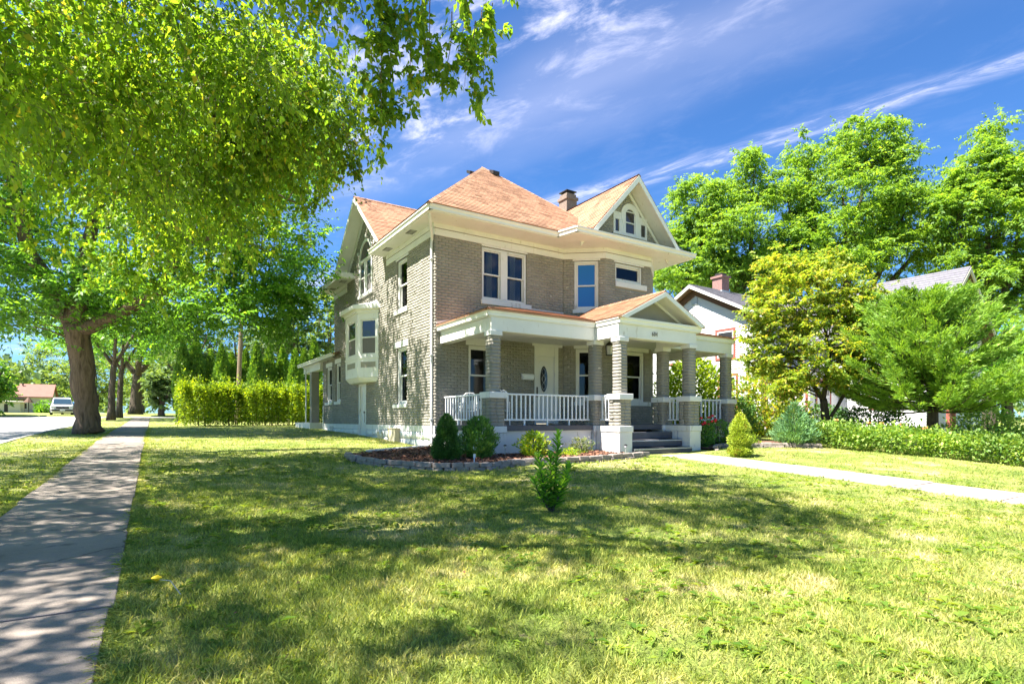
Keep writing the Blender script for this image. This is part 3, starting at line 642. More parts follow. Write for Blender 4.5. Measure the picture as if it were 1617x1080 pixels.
# side gable roof
gx0, ga = 6.83, 10.33
def sgr(y): return ga - .865 * abs(y - sg_y)
roof([(gx0, 19.45, sgr(19.45)), (11., 19.45, sgr(19.45)), (11., sg_y, ga), (gx0, sg_y, ga)]); roof([(11, 25.65, sgr(25.65)), (gx0, 25.65, sgr(25.65)), (gx0, sg_y, ga), (11, sg_y, ga)])
ridge((gx0, sg_y, ga), (11, sg_y, ga))
for sgn in (-1, 1):
    yy = 19.45 if sgn < 0 else 25.62
    a = [(sg_y, ga - .055), (yy, sgr(yy) - .055), (yy, sgr(yy) - .16), (sg_y, ga - .17)]
    MB().prism([(gx0 + .03, p, q) for p, q in a], [(X0 + .02, p, q) for p, q in a]).build('rake_soffit', MT['trim'], house)
    a = [(sg_y, ga - .03), (yy, sgr(yy) - .03), (yy, sgr(yy) - .20), (sg_y, ga - .215)]
    MB().prism([(gx0 - .01, p, q) for p, q in a], [(gx0 + .027, p, q) for p, q in a]).build('rake_board', MT['alum'], house)
    a = [(sg_y, sg_apex + .06), (yy, sgz(yy) + .06), (yy, sgz(yy) - .12), (sg_y, sg_apex - .14)]
    MB().prism([(X0 - .05, p, q) for p, q in a], [(X0 + .01, p, q) for p, q in a]).build('rake_trim', MT['trim'], house)
# front gable roof with its flat eave deck
fa = 10.0; fy = 14.32
def fgr(x): return fa - 1.08 * abs(x - fg_x)
xa, xb = 12.36, 16.68
roof([(xa, 20.5, fgr(xa)), (xa, fy, fgr(xa)), (fg_x, fy, fa), (fg_x, 20.5, fa)]); roof([(xb, fy, fgr(xb)), (xb, 20.5, fgr(xb)), (fg_x, 20.5, fa), (fg_x, fy, fa)])
ridge((fg_x, fy, fa), (fg_x, 20.5, fa))
roof([(11.62, 18.0, ZR - .02), (11.62, 14.28, ZR - .02), (xa + .02, 14.28, fgr(xa) + .01), (xa + .02, 18., fgr(xa) + .01)]); roof([(17.46, 14.28, ZR - .02), (17.46, 20., ZR - .02), (xb - .02, 20., fgr(xb) + .01), (xb - .02, 14.28, fgr(xb) + .01)])
MB().box(xa, xb, 14.30, 15.0, ZE + .02, 7.64).build('eave_deck', MT['shingle'], house)
for sgn in (-1, 1):
    xe = xa if sgn < 0 else xb
    a = [(fg_x, fa - .055), (xe, fgr(xe) - .055), (xe, fgr(xe) - .17), (fg_x, fa - .19)]
    MB().prism([(p, fy + .03, q) for p, q in a], [(p, 14.97, q) for p, q in a]).build('rake_soffit', MT['trim'], house)
    a = [(fg_x, fa - .03), (xe, fgr(xe) - .03), (xe, fgr(xe) - .24), (fg_x, fa - .26)]
    MB().prism([(p, fy - .012, q) for p, q in a], [(p, fy + .028, q) for p, q in a]).build('rake_board', MT['alum'], house)
    a = [(fg_x, fg_top + .08), (xe, fgz(xe) + .08), (xe, fgz(xe) - .06), (fg_x, fg_top - .08)]
    MB().prism([(p, 14.90, q) for p, q in a], [(p, 14.965, q) for p, q in a]).build('rake_trim', MT['trim'], house)
# chimney, vents
ch = MB().box(14.66, 15.2, 18.62, 19.16, 9.0, 10.62).box(14.61, 15.25, 18.57, 19.21, 10.62, 10.74).build('chimney', MT['chimney'], house)
MB().box(14.68, 15.18, 18.64, 19.14, 10.74, 10.88).build('chimney_cap', MT['chimney'], ch); MB().box(14.74, 15.12, 18.7, 19.08, 10.88, 10.97).box(14.66, 15.2, 18.62, 19.16, 10.97, 11.01).build('chimney_hood', MT['iron'], ch)
for c in ((11.15, 18.68, 10.87), (10.42, 19.2, 10.87)):
    MB().box8([(c[0] - .14, c[1] - .14, c[2] - .12), (c[0] + .14, c[1] - .14, c[2] - .12), (c[0] + .14, c[1] + .14, c[2] + .05), (c[0] - .14, c[1] + .14, c[2] + .05), (c[0] - .14, c[1] - .16, c[2] + .02), (c[0] + .14, c[1] - .16, c[2] + .02), (c[0] + .14, c[1] + .14, c[2] + .15), (c[0] - .14, c[1] + .14, c[2] + .15)]).build('roof_vent', MT['iron'], house)
# oriel bay on the side wall
ob = [(X0 + .01, 21.14), (6.79, 21.91), (6.79, 23.54), (X0 + .01, 24.3)]
def off(poly, d):            # push the oriel outline outwards
    return [(poly[0][0], poly[0][1] - d * 1.1), (poly[1][0] - d, poly[1][1] - d * .45), (poly[2][0] - d, poly[2][1] + d * .45), (poly[3][0], poly[3][1] + d * 1.1)]
ori = MB().zprism(ob, 2.98, 3.72).build('oriel_bay', MT['white'], house)
lowp = [(X0 + .01, 21.3), (6.95, 21.98), (6.95, 23.47), (X0 + .01, 24.15)]
MB().prism([(x, y, 2.8) for x, y in lowp], [(x, y, 2.975) for x, y in ob]).build('base_moulding', MT['trim'], ori)
MB().zprism(off(ob, .03), 3.72, 3.77).build('ledge', MT['trim'], ori); MB().zprism(off(ob, .005), 5.36, 5.62).build('header', MT['white'], ori)
MB().zprism(off(ob, .06), 5.5, 5.62).build('frieze', MT['trim'], ori); MB().zprism(off(ob, .22), 5.62, 5.80).build('crown', MT['trim'], ori, bevel=.02)
MB().prism([(x, y, 5.80) for x, y in off(ob, .2)], [(x, y, 5.98) for x, y in [(X0 + .01, 21.3), (7.2, 21.9), (7.2, 23.5), (X0 + .01, 24.1)]]).build('crown_roof', MT['alum'], ori)
for p0, p1 in ((ob[1], ob[0]), (ob[2], ob[1]), (ob[3], ob[2])):
    fr, L = frm(p0, p1); cs = .15 if L < 1.2 else .28
    MB().fb(fr, .0, cs, 3.77, 5.36, -.08, .0).fb(fr, L - cs, L, 3.77, 5.36, -.08, .0).fb(fr, cs, L - cs, 5.24, 5.36, -.08, 0).fb(fr, cs, L - cs, 3.77, 3.87, -.08, 0).build('window_casing', MT['white'], ori)
    MB().ring(fr, cs + .002, L - cs - .002, 3.875, 5.235, .045, -.07, -.03).fb(fr, cs, L - cs, 4.52, 4.57, -.07, -.026).build('window_sash', MT['white'], ori)
    MB().fb(fr, cs + .03, L - cs - .03, 4.56, 5.2, -.055, -.05).build('pane', MT['darkglass'], ori); MB().fb(fr, cs + .03, L - cs - .03, 3.9, 4.53, -.06, -.055).build('pane', MT['screen'], ori)
    MB().fb(fr, cs, L - cs, 3.36, 3.58, -.01, .004).build('grey_panel', MT['brick'], ori); MB().ring(fr, cs - .03, L - cs + .03, 3.33, 3.61, .03, -.01, .012).build('panel_trim', MT['white'], ori)
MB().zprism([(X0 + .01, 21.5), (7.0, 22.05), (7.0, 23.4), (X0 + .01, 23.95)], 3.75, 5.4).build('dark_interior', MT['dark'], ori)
# side door
dr = MB().ring(S, 22.66, 23.62, .46, 2.86, .13, -.1, .02).fb(S, 22.6, 23.68, 2.86, 3.05, -.1, .03).build('side_door', MT['white'], house)
MB().fb(S, 22.79, 23.49, .5, 2.73, -.09, -.05).build('door_leaf', MT['door'], dr); MB().fb(S, 22.87, 22.91, 1.2, 1.62, -.05, .0).fb(S, 22.85, 22.93, 1.58, 1.66, -.05, .03).build('door_handle', MT['iron'], dr)
for z0, z1 in ((.75, 1.45), (1.65, 2.55)): MB().ring(S, 22.95, 23.38, z0, z1, .03, -.05, -.035).build('door_panel', MT['white'], dr)
MB().fb(S, 22.5, 23.8, .30, .46, -.1, .35).build('door_step', MT['kerb'], house)
# utility cover, basement window, meter
MB().fb(S, 18.85, 19.6, .40, .98, .03, .22).fb(S, 18.82, 19.63, .98, 1.01, .03, .24).build('basement_cover', MT['beige'], house, bevel=.01)
MB().fb(S, 27.55, 28.15, .6, 1.0, .0, .05).build('basement_window', MT['galv'], house); MB().fb(S, 20.6, 21.2, .55, .86, .02, .05).build('basement_window', MT['beige'], house)
# downspouts
def pipe(pts, r=.042, nm='downspout'): return MB().tube(pts, r, 8).build(nm, MT['white'], house, smooth=False)
dx, dy = X0 - .07, Y0 + .10
dsp = pipe([(6.9, 15.25, 7.5), (6.95, 15.4, 7.33), (dx, dy - .05, 6.95), (dx, dy, 6.8), (dx, dy, 4.3), (dx, dy, .72), (dx - .03, dy - .04, .58), (dx - .25, dy - .2, .50), (4.95, 15.15, .44)])
for z in (6.3, 3.3, 1.3): MB().box(dx - .06, dx + .06, dy - .06, dy + .06, z, z + .03).build('pipe_strap', MT['white'], dsp)
# ------------------------------------------------------------------ front porch
ZP = 1.15
cols = {'p1': (7.72, 13.0), 'p2': (11.33, 13.0), 'p3': (11.38, 11.98), 'p4': (14.36, 11.98), 'p5': (14.28, 13.0), 'p6': (17.57, 13.0)}
def course_mesh(h, H, amps):
    Vs, Fs, n = [], [], 0
    for (fx, fy), (ux, uy), amp in zip(((-1, 0), (0, -1), (1, 0), (0, 1)), ((0, -1), (1, 0), (0, 1), (-1, 0)), amps):
        k = 2 if h > .18 else 1; cut = random.uniform(.4, .6); spans = [(0, cut), (cut, 1)] if k == 2 else [(0, 1)]
        for a, c in spans:
            V, Fq = brick_local(np.array([(c - a) * 2 * h - .006]), np.array([H - .002]), amp, rng, .05); V = V[0]
            u = -h + a * 2 * h + V[:, 0]; nn = h + V[:, 2]
            Vs.append(np.stack([fx * nn + ux * u, fy * nn + uy * u, V[:, 1]], -1)); Fs.append(Fq + n); n += len(V)
    return npmesh('brick', np.concatenate(Vs), np.concatenate(Fs), MT['brick'])
lowc = [course_mesh(.215, .0935, (.026, .002, .008, .002)) for _ in range(4)]; upc = [course_mesh(.142, .0944, (.02, .0018, .008, .0018)) for _ in range(5)]
core = MB().box(-.205, .205, -.205, .205, 1.0, 1.9).box(-.135, .135, -.135, .135, 2.0, 3.6).mesh('porch_column', MT['brick'])
capm = MB().box(-.275, .275, -.275, .275, 1.88, 2.05).mesh('cap', MT['white'], bevel=.012); capi = MB().box(-.185, .185, -.185, .185, 3.56, 3.685).mesh('capital', MT['white'], bevel=.008)
plin = MB().box(-.275, .275, -.275, .275, .95, 1.13).mesh('plinth', MT['white'], bevel=.012); plb = MB().box(-.25, .25, -.25, .25, .05, .953).mesh('plinth_block', MT['white'], bevel=.008)
for nm, (x, y) in cols.items():
    c = obj('porch_column', core, house, (x, y, 0))
    for me in (capm, capi, plin, plb): obj(me.name, me, c, (x, y, 0))
    for i in range(8): obj('brick', random.choice(lowc), c, (x, y, 1.133 + i * .0935))
    for i in range(16): obj('brick', random.choice(upc), c, (x, y, 2.052 + i * .0944))
# floor, base walls, steps
MB().box(7.55, 17.75, 12.84, 15.98, 1.02, ZP).box(11.56, 14.1, 12.80, 12.838, 1.02, ZP - .001).build('porch_floor', MT['floor'], house)
MB().box(7.51, 17.79, 12.79, 12.835, 1.0, ZP - .012).box(7.505, 7.547, 12.85, 15.98, 1.0, ZP - .012).build('floor_fascia', MT['floor'], house)
for q in ((8.0, 11.05, 12.87, 13.1), (14.55, 17.3, 12.87, 13.1), (7.6, 7.85, 13.28, 15.99), (17.44, 17.7, 13.28, 15.99)): MB().box(*q, .05, .955).build('porch_base', MT['white'], house)
MB().box(8.0, 11.05, 12.845, 13.1, .955, 1.0).box(14.55, 17.3, 12.845, 13.1, .955, 1.0).box(7.58, 7.85, 13.28, 15.99, .955, 1.0).build('base_ledge', MT['trim'], house)
for q in ((11.14, 11.575), (14.12, 14.58)): MB().box(*q, 12.25, 12.72, .05, .955).box(q[0] - .02, q[1] + .02, 12.26, 12.72, .955, 1.125).build('step_cheek', MT['white'], house)
st = MB().box(11.62, 14.08, 11.63, 12.3, .0, .47).build('porch_steps', MT['floor'], house)
for z, y in ((.70, 12.03), (.925, 12.43)):
    MB().box(11.60, 14.095, y, 12.82, z - .21, z).build('step', MT['floor'], st, bevel=.01)
for z, y in ((.66, 12.03), (.435, 11.63)): MB().box(11.62, 14.08, y - .006, y - .001, z - .0, z + .022).build('tread_edge', MT['white'], st)
# beams, ceiling, eave
bm_ = MB()
for x0, x1, y0, y1 in ((7.57, 7.87, 13.15, 15.98), (7.57, 11.18, 12.85, 13.15), (11.185, 11.52, 12.131, 13.15), (11.18, 14.51, 11.83, 12.13), (14.13, 14.43, 12.13, 13.15), (14.43, 17.72, 12.85, 13.15), (17.42, 17.72, 13.15, 15.98)):
    MB().box(x0, x1, y0, y1, 3.685, 4.05).build('porch_beam', MT['trim'], house, bevel=.006)
MB().box(7.87, 17.42, 13.15, 15.97, 3.96, 4.02).box(11.53, 14.13, 12.13, 13.15, 3.965, 4.02).build('porch_ceiling', MT['trim'], house)
PO = [(7.5, 15.98), (7.5, 12.85), (11.2, 12.85), (11.2, 11.8), (14.66, 11.8), (14.66, 12.85), (17.8, 12.85), (17.8, 15.98)]
MB().zprism(PO, 4.052, 4.085).build('porch_soffit', MT['trim'], house)
for a, c in zip(PO, PO[1:]): gutter(a, c, 4.075, .17, .075, 'porch_gutter', ext=.03)
zr = 4.25
roof([(7.41, 12.76, zr), (17.88, 12.76, zr), (14.6, 15.97, 5.09), (10.62, 15.97, 5.09)]); roof([(7.41, 15.97, zr), (7.41, 12.76, zr), (10.62, 15.97, 5.09)]); roof([(17.88, 12.76, zr), (17.88, 15.97, zr), (14.6, 15.97, 5.09)], shingled=False)
pgx, pga = 12.93, 5.16
roof([(11.11, 15.0, zr), (11.11, 11.66, zr), (pgx, 11.66, pga), (pgx, 15.0, pga)]); roof([(14.75, 11.66, zr), (14.75, 15.0, zr), (pgx, 15.0, pga), (pgx, 11.66, pga)])
ridge((pgx, 11.66, pga), (pgx, 15.0, pga), wd=.1); ridge((7.41, 12.76, zr), (10.62, 15.97, 5.09), wd=.1)
sl = (pga - zr) / (pgx - 11.11)
def pg(x): return pga - sl * abs(x - pgx)
for xe in (11.13, 14.73):
    a = [(pgx, pga - .03), (xe, pg(xe) - .03), (xe + (.2 if xe < 13 else -.2), pg(xe) - .06), (pgx, pga - .17)]
    MB().prism([(p, 11.64, q) for p, q in a], [(p, 11.70, q) for p, q in a]).build('rake_board', MT['alum'], house)
    a = [(pgx, pga - .055), (xe + .1 * (1 if xe < 13 else -1), pg(xe) - .01), (xe + .2 * (1 if xe < 13 else -1), pg(xe) - .04), (pgx, pga - .13)]
    MB().prism([(p, 11.705, q) for p, q in a], [(p, 12.28, q) for p, q in a]).build('rake_soffit', MT['trim'], house)
    a = [(pgx, pga - .135), (xe + .28 * (1 if xe < 13 else -1), pg(xe) - .0), (xe + .42 * (1 if xe < 13 else -1), pg(xe) - .0), (pgx, pga - .23)]
    MB().prism([(p, 12.16, q) for p, q in a], [(p, 12.23, q) for p, q in a]).build('pediment_trim', MT['white'], house)
MB().prism([(p, 12.2, q) for p, q in [(11.3, 4.2), (14.56, 4.2), (pgx, pga - .12)]], [(p, 12.26, q) for p, q in [(11.3, 4.2), (14.56, 4.2), (pgx, pga - .12)]]).build('pediment_wall', MT['brick'], house)
MB().box(11.7, 14.2, 12.10, 12.19, 4.24, 4.34).build('pediment_ledge', MT['white'], house); MB().box(11.22, 14.64, 11.80, 12.2, 4.09, 4.235).build('pediment_floor', MT['shingle'], house)
MB().fb(Fw, 10.98, 12.43, 5.10, 5.14, 0, .03).build('roof_flashing', MT['white'], house)
MB().fprism(Fw, [(7.44, 4.30), (8.2, 4.50), (8.2, 4.54), (7.44, 4.37)], .0, .03).build('roof_flashing', MT['white'], house)
# railings
def railing(p0, p1, n, feet=2):
    fr, L = frm(p0, p1); t = MB().fb(fr, 0, L, 1.985, 2.03, -.035, .035).build('railing', MT['plastic'], house, bevel=.006)
    MB().fb(fr, 0, L, 1.285, 1.325, -.025, .025).build('bottom_rail', MT['plastic'], t)
    for i in range(n):
        u = L * (i + .5) / n; MB().fb(fr, u - .0175, u + .0175, 1.325, 1.985, -.0175, .0175).build('baluster', MT['plastic'], t)
    for i in range(feet):
        u = L * (i + 1) / (feet + 1); MB().fb(fr, u - .02, u + .02, ZP, 1.285, -.02, .02).build('rail_foot', MT['plastic'], t)
railing((7.72, 15.98), (7.72, 13.22), 16, 2); railing((7.94, 13.0), (11.11, 13.0), 21, 3); railing((11.36, 12.78), (11.36, 12.2), 4, 0)
railing((14.3, 12.78), (14.3, 12.2), 4, 1); railing((14.5, 13.0), (17.35, 13.0), 14, 2); railing((17.57, 13.22), (17.57, 15.98), 14, 2)
# front door
fd = MB().fb(Fw, 11.17, 11.24, ZP, 3.88, -.15, .02).fb(Fw, 12.04, 12.2, ZP, 3.88, -.15, .02).fb(Fw, 11.24, 12.04, 3.54, 3.88, -.13, -.0).fb(Fw, 11.07, 12.37, 3.88, 4.1, -.1, .035).build('front_door', MT['white'], house)
leaf = MB().fb(Fw, 11.24, 12.04, ZP + .03, 3.54, -.10, -.05).build('door_leaf', MT['door'], fd)
ov = [(11.60 + .19 * math.cos(a), 2.74 + .50 * math.sin(a)) for a in np.linspace(0, 2 * math.pi, 33)[:-1]]; ov2 = [(11.60 + .16 * math.cos(a), 2.74 + .46 * math.sin(a)) for a in np.linspace(0, 2 * math.pi, 33)[:-1]]
b = MB()
for k in range(32): j = (k + 1) % 32; b.fprism(Fw, [ov[k], ov[j], ov2[j], ov2[k]], -.05, -.03)
b.build('oval_frame', MT['white'], fd); MB().fprism(Fw, ov2, -.049, -.044).build('oval_glass', MT['darkglass'], fd)
b = MB()
for s_ in (-1, 1): b.tube([Fw.P(11.6 + s_ * .08 * math.sin(t * math.pi * 3), 2.36 + .76 * t, -.042) for t in np.linspace(0, 1, 20)], .006, 4)
b.tube([Fw.P(11.6 + .06 * math.cos(a), 2.74 + .12 * math.sin(a), -.042) for a in np.linspace(0, 2 * math.pi, 14)], .006, 4)
b.build('leaded_pattern', MT['galv'], fd)
b = MB()
b.tube([Fw.P(11.36 + .48 * t, 3.28 + .1 * max(0, math.sin(math.pi * t)) ** .6, -.045) for t in np.linspace(0, 1, 14)], .012, 5); b.ring(Fw, 11.34, 11.9, 1.3, 2.1, .03, -.05, -.038); b.build('door_moulding', MT['door'], fd)
MB().fb(Fw, 11.27, 11.32, 2.1, 2.45, -.05, .0).build('door_handle', MT['iron'], fd)
# house number
def text(s, loc, size, fr_rot, m, parent, nm, sx=.7):
    cu_ = bpy.data.curves.new('txt', 'FONT'); cu_.body = s; cu_.size = size; cu_.extrude = .006; cu_.space_character = 1.25
    to = bpy.data.objects.new('txt', cu_); col.objects.link(to); dg = bpy.context.evaluated_depsgraph_get(); me = bpy.data.meshes.new_from_object(to.evaluated_get(dg))
    bpy.data.objects.remove(to); me.materials.clear(); me.materials.append(m); o = obj(nm, me, parent, loc); o.rotation_euler = fr_rot; o.scale = (sx, 1, 1); return o
text('604', (12.52, 11.815, 3.80), .19, (R(90), 0, 0), MT['digit'], house, 'house_number', .72)
# rear wing roof and porch
roof([(7.0, 33.6, 4.38), (7.0, 26.2, 4.38), (8.8, 27.4, 5.0), (8.8, 33.6, 5.0)])
MB().box(7.02, 9.0, 27.52, 33.55, 4.28, 4.33).build('soffit', MT['trim'], house); gutter((7.02, 33.6), (7.02, 26.3), 4.26, .15, .1)
MB().box(7.25, 7.55, 29.66, 33.4, 3.9, 4.28).build('porch_beam', MT['trim'], house); MB().box(7.22, 7.62, 31.4, 31.8, .75, 3.9).build('rear_post', MT['brick'], house)
MB().box(7.0, 7.7, 30.9, 34.4, .4, 1.15).build('rear_base', MT['stonew'], house); pipe([(6.95, 32.6, 4.3), (7.1, 32.2, 4.05), (7.1, 32.2, 1.0)], .035)
MB().box(7.9, 8.0, 27.7, 29.3, 4.95, 5.65).box(7.86, 8.04, 27.68, 29.32, 5.65, 5.71).build('roof_railing_panel', MT['white'], house)
MB().fb(Fr((X0, 0), (0, 1), (-1, 0)), 29.3, 29.36, .8, 2.0, .05, .09).build('rear_rail', MT['white'], house)
# ------------------------------------------------------------------ small things on the porch and in the bed
lp = thing('hanging_lantern', (11.95, 13.05, 3.3), 'black iron lantern hanging under the portico ceiling', 'lantern')
MB().tube([(11.95, 13.05, 3.96), (11.95, 13.05, 3.72)], .008, 6).build('chain', MT['iron'], lp); MB().lathe((11.95, 13.05, 3.3), [(.02, .43), (.05, .40), (.12, .33), (.13, .31)], 8).build('roof', MT['iron'], lp)
for a in range(6): th = a * math.pi / 3; MB().tube([(11.95 + .10 * math.cos(th), 13.05 + .10 * math.sin(th), 3.32), (11.95 + .12 * math.cos(th), 13.05 + .12 * math.sin(th), 3.61)], .008, 5).build('cage_bar', MT['iron'], lp)
MB().lathe((11.95, 13.05, 3.3), [(.11, 0), (.11, .02), (.03, .02)], 8).build('base', MT['iron'], lp); MB().lathe((11.95, 13.05, 3.32), [(.085, 0), (.10, .28)], 8).build('glass_shade', MT['curtain'], lp)
mb = thing('mailbox', (10.9, 15.95, 2.68), 'white horizontal mailbox on the wall beside the front door', 'mailbox')
b = MB(); pr = [(.0, 2.68), (.11, 2.68), (.13, 2.72), (.13, 2.79), (.09, 2.85), (.0, 2.87)]
b.prism([Fw.P(10.62, z, n + .01) for n, z in pr], [Fw.P(11.06, z, n + .01) for n, z in pr]).build('box', MT['plastic'], mb, bevel=.006)
MB().prism([Fw.P(10.6, z, n) for n, z in [(.012, 2.875), (.1, 2.862), (.15, 2.79), (.15, 2.78), (.1, 2.872), (.012, 2.89)]], [Fw.P(11.08, z, n) for n, z in [(.012, 2.875), (.1, 2.862), (.15, 2.79), (.15, 2.78), (.1, 2.872), (.012, 2.89)]]).build('lid', MT['plastic'], mb)
for u in (10.7, 10.98): MB().tube([Fw.P(u, 2.69, .1), Fw.P(u, 2.62, .11), Fw.P(u, 2.60, .15), Fw.P(u, 2.63, .17)], .006, 5).build('newspaper_hook', MT['iron'], mb)
def chair(loc, rz, label, m):
    t = thing('porch_chair', loc, label, 'chair', 'chairs on the porch'); x, y, z = loc
    def pb(nm, pts, r): MB().tube([(x + a, y + b_, z + c) for a, b_, c in pts], r, 6).build(nm, MT[m], t)
    for sx in (-1, 1):
        pb('leg', [(sx * .26, -.24, 0), (sx * .25, -.22, .42), (sx * .25, -.1, .62)], .014); pb('leg', [(sx * .26, .26, 0), (sx * .23, .2, .42), (sx * .21, .32, .9)], .014)
        pb('armrest', [(sx * .25, -.2, .6), (sx * .26, 0, .66), (sx * .23, .25, .66)], .018)
    s = MB()
    for i in range(7): s.box(x - .24, x + .24, y - .22 + i * .066, y - .22 + i * .066 + .05, z + .41, z + .43)
    s.build('seat', MT[m], t); pb('backrest_frame', [(-.21, .32, .9), (-.1, .35, .99), (.1, .35, .99), (.21, .32, .9)], .014)
    for i in range(5): u = -.15 + i * .075; pb('back_slat', [(u, .2, .43), (u, .345, .97)], .008)
    t.rotation_euler = (0, 0, rz); return t
chair((8.55, 13.95, ZP), 2.6, 'white slatted porch chair behind the long railing', 'plastic'); chair((8.15, 15.2, ZP), -.6, 'grey metal porch chair in the left corner under the window', 'galv')
bx_ = thing('planter_box', (13.0, 15.0, ZP), 'small white box standing on the porch floor under a bay window', 'box'); MB().box(12.62, 13.0, 14.75, 15.0, ZP, ZP + .5).build('body', MT['plastic'], bx_, bevel=.01); MB().box(12.60, 13.02, 14.73, 15.02, ZP + .5, ZP + .55).build('rim', MT['plastic'], bx_)
# flower bed
bed = [(4.14, 14.21), (4.0, 13.14), (4.23, 12.04), (4.68, 11.30), (5.14, 10.70), (5.89, 10.41), (6.61, 10.54), (7.19, 10.65), (7.85, 10.57), (8.56, 10.50), (9.69, 10.63), (11.36, 10.89)]
bedin = [(11.15, 11.7), (11.1, 12.8), (7.6, 12.8), (7.4, 15.9), (6.4, 15.5), (5.2, 14.9)]
def poly_surface(name, poly, off_, m):
    bm = bmesh.new(); vs = [bm.verts.new((x, y, G(x, y) + off_)) for x, y in poly]; f = bm.faces.new(vs); bmesh.ops.triangulate(bm, faces=[f])
    bmesh.ops.subdivide_edges(bm, edges=bm.edges[:], cuts=3, use_grid_fill=True)
    for v in bm.verts: v.co.z = G(v.co.x, v.co.y) + off_ + random.uniform(-.012, .015)
    me = bpy.data.meshes.new(name); bm.to_mesh(me); bm.free(); me.materials.append(m); return tag(obj(name, me), kind='structure')
poly_surface('mulch_bed', bed + bedin, .06, MT['mulch'])
def inpoly(x, y, P):
    x = np.asarray(x); y = np.asarray(y); r = np.zeros(x.shape, bool); n = len(P); j = n - 1
    for i in range(n):
        xi, yi, xj, yj = *P[i], *P[j]
        with np.errstate(divide='ignore', invalid='ignore'): r ^= ((yi > y) != (yj > y)) & (x < (xj - xi) * (y - yi) / (yj - yi + 1e-12) + xi)
        j = i
    return r
def chips(name, poly, n, m, size=.04):
    xs = [p[0] for p in poly]; ys = [p[1] for p in poly]; x = rng.uniform(min(xs), max(xs), n * 2); y = rng.uniform(min(ys), max(ys), n * 2); k = inpoly(x, y, poly); x, y = x[k][:n], y[k][:n]; n = len(x)
    P = np.stack([x, y, GA(x, y) + .075 + rng.uniform(0, .02, n)], -1); th = rng.uniform(0, 6.28, n); L = size * rng.uniform(.5, 1.5, n); W_ = L * rng.uniform(.25, .6, n); tl = rng.uniform(-.5, .5, n)
    D = np.stack([np.cos(th), np.sin(th), tl], -1); Sd = np.stack([-np.sin(th), np.cos(th), rng.uniform(-.6, .6, n)], -1)
    V = np.stack([P - D * L[:, None] - Sd * W_[:, None] * .6, P - D * L[:, None] * .6 + Sd * W_[:, None], P + D * L[:, None] + Sd * W_[:, None] * .5, P + D * L[:, None] * .7 - Sd * W_[:, None]], 1)
    return tag(obj(name, npmesh(name, V.reshape(-1, 3), np.arange(4 * n).reshape(-1, 4), m)), kind='stuff')
tag(chips('mulch_chips', bed + bedin, 5200, MT['chip']), 'red-brown wood mulch chips in the front flower bed', 'mulch')
def edging(path, label, nrow=1, Lr=(.24, .46), hgt=.095, dep=.17):
    t = thing('stone_edging', (path[0][0], path[0][1], G(*path[0])), label, 'edging')
    for row in range(nrow):
        pts = [Vector((*p, 0)) for p in path]; seg = [(b_ - a).length for a, b_ in zip(pts, pts[1:])]; tot = sum(seg); s_ = 0 if row == 0 else random.uniform(.1, .2)
        def pos(d):
            for q, L in enumerate(seg):
                if d <= L or q == len(seg) - 1: return pts[q] + (pts[q + 1] - pts[q]) * (d / L)
                d -= L
        while s_ < tot - .1:
            L = random.uniform(*Lr); e = min(s_ + L, tot); a, c = pos(s_ + .006), pos(e - .006); U = (c - a); le = U.length; U.normalize(); n = Vector((U.y, -U.x, 0)); o = (a + c) / 2 + n * random.uniform(-.015, .02); z = G(o.x, o.y) - .04 + row * hgt; h = hgt * random.uniform(.9, 1.12); ang = random.uniform(-.05, .05)
            b = MB(); d = dep * random.uniform(.85, 1.1) / 2; j = lambda k=.012: random.uniform(-k, k)
            cs = [(-le / 2, -d), (le / 2, -d), (le / 2, d), (-le / 2, d)]
            b.box8([o + U * (p + j()) + n * (-q + j()) + Vector((0, 0, z)) for p, q in cs] + [o + U * (p * .97 + j()) + n * (-q * .92 + j()) + Vector((0, 0, z + h + j(.01) + p * ang)) for p, q in cs])
            b.build('stone', MT['stone'], t, bevel=.012); s_ = e
    return t
edging(bed, 'low grey stone edging curving round the front flower bed', 2)
edging([(14.75, 11.3), (15.65, 11.85), (16.4, 11.5), (17.2, 10.9), (18.2, 9.85)], 'low stone edging of the bed right of the front steps', 2)
poly_surface('mulch_bed', [(14.7, 11.3), (15.65, 11.85), (16.4, 11.5), (17.2, 10.9), (18.2, 9.85), (19.4, 11.2), (18.6, 13.2), (14.7, 12.8)], .06, MT['mulch'])
def path_light(x, y, label):
    z = G(x, y) + .05; t = thing('path_light', (x, y, z), label, 'garden light', 'solar path lights'); MB().tube([(x, y, z), (x, y, z + .2)], .009, 6).build('stake', MT['galv'], t); MB().lathe((x, y, z + .2), [(.02, 0), (.032, .01), (.032, .05), (.02, .055)], 10).build('lamp_glass', MT['plastic'], t); MB().lathe((x, y, z + .255), [(.045, 0), (.045, .02), (.01, .035)], 10).build('lamp_cap', MT['iron'], t)
path_light(7.79, 12.5, 'small black solar path light between the dark shrub and the golden shrub'); path_light(9.55, 12.35, 'small solar path light behind the leafy sapling by the porch base'); path_light(11.0, 11.35, 'small solar path light at the foot of the portico pier')
sk = thing('marker_stake', (6.15, 11.2, .26), 'thin white plant marker stake in the mulch', 'stake'); MB().box(6.14, 6.16, 11.19, 11.21, .26, .52).build('post', MT['plastic'], sk); MB().box(6.12, 6.18, 11.185, 11.19, .44, .53).build('plate', MT['plastic'], sk)
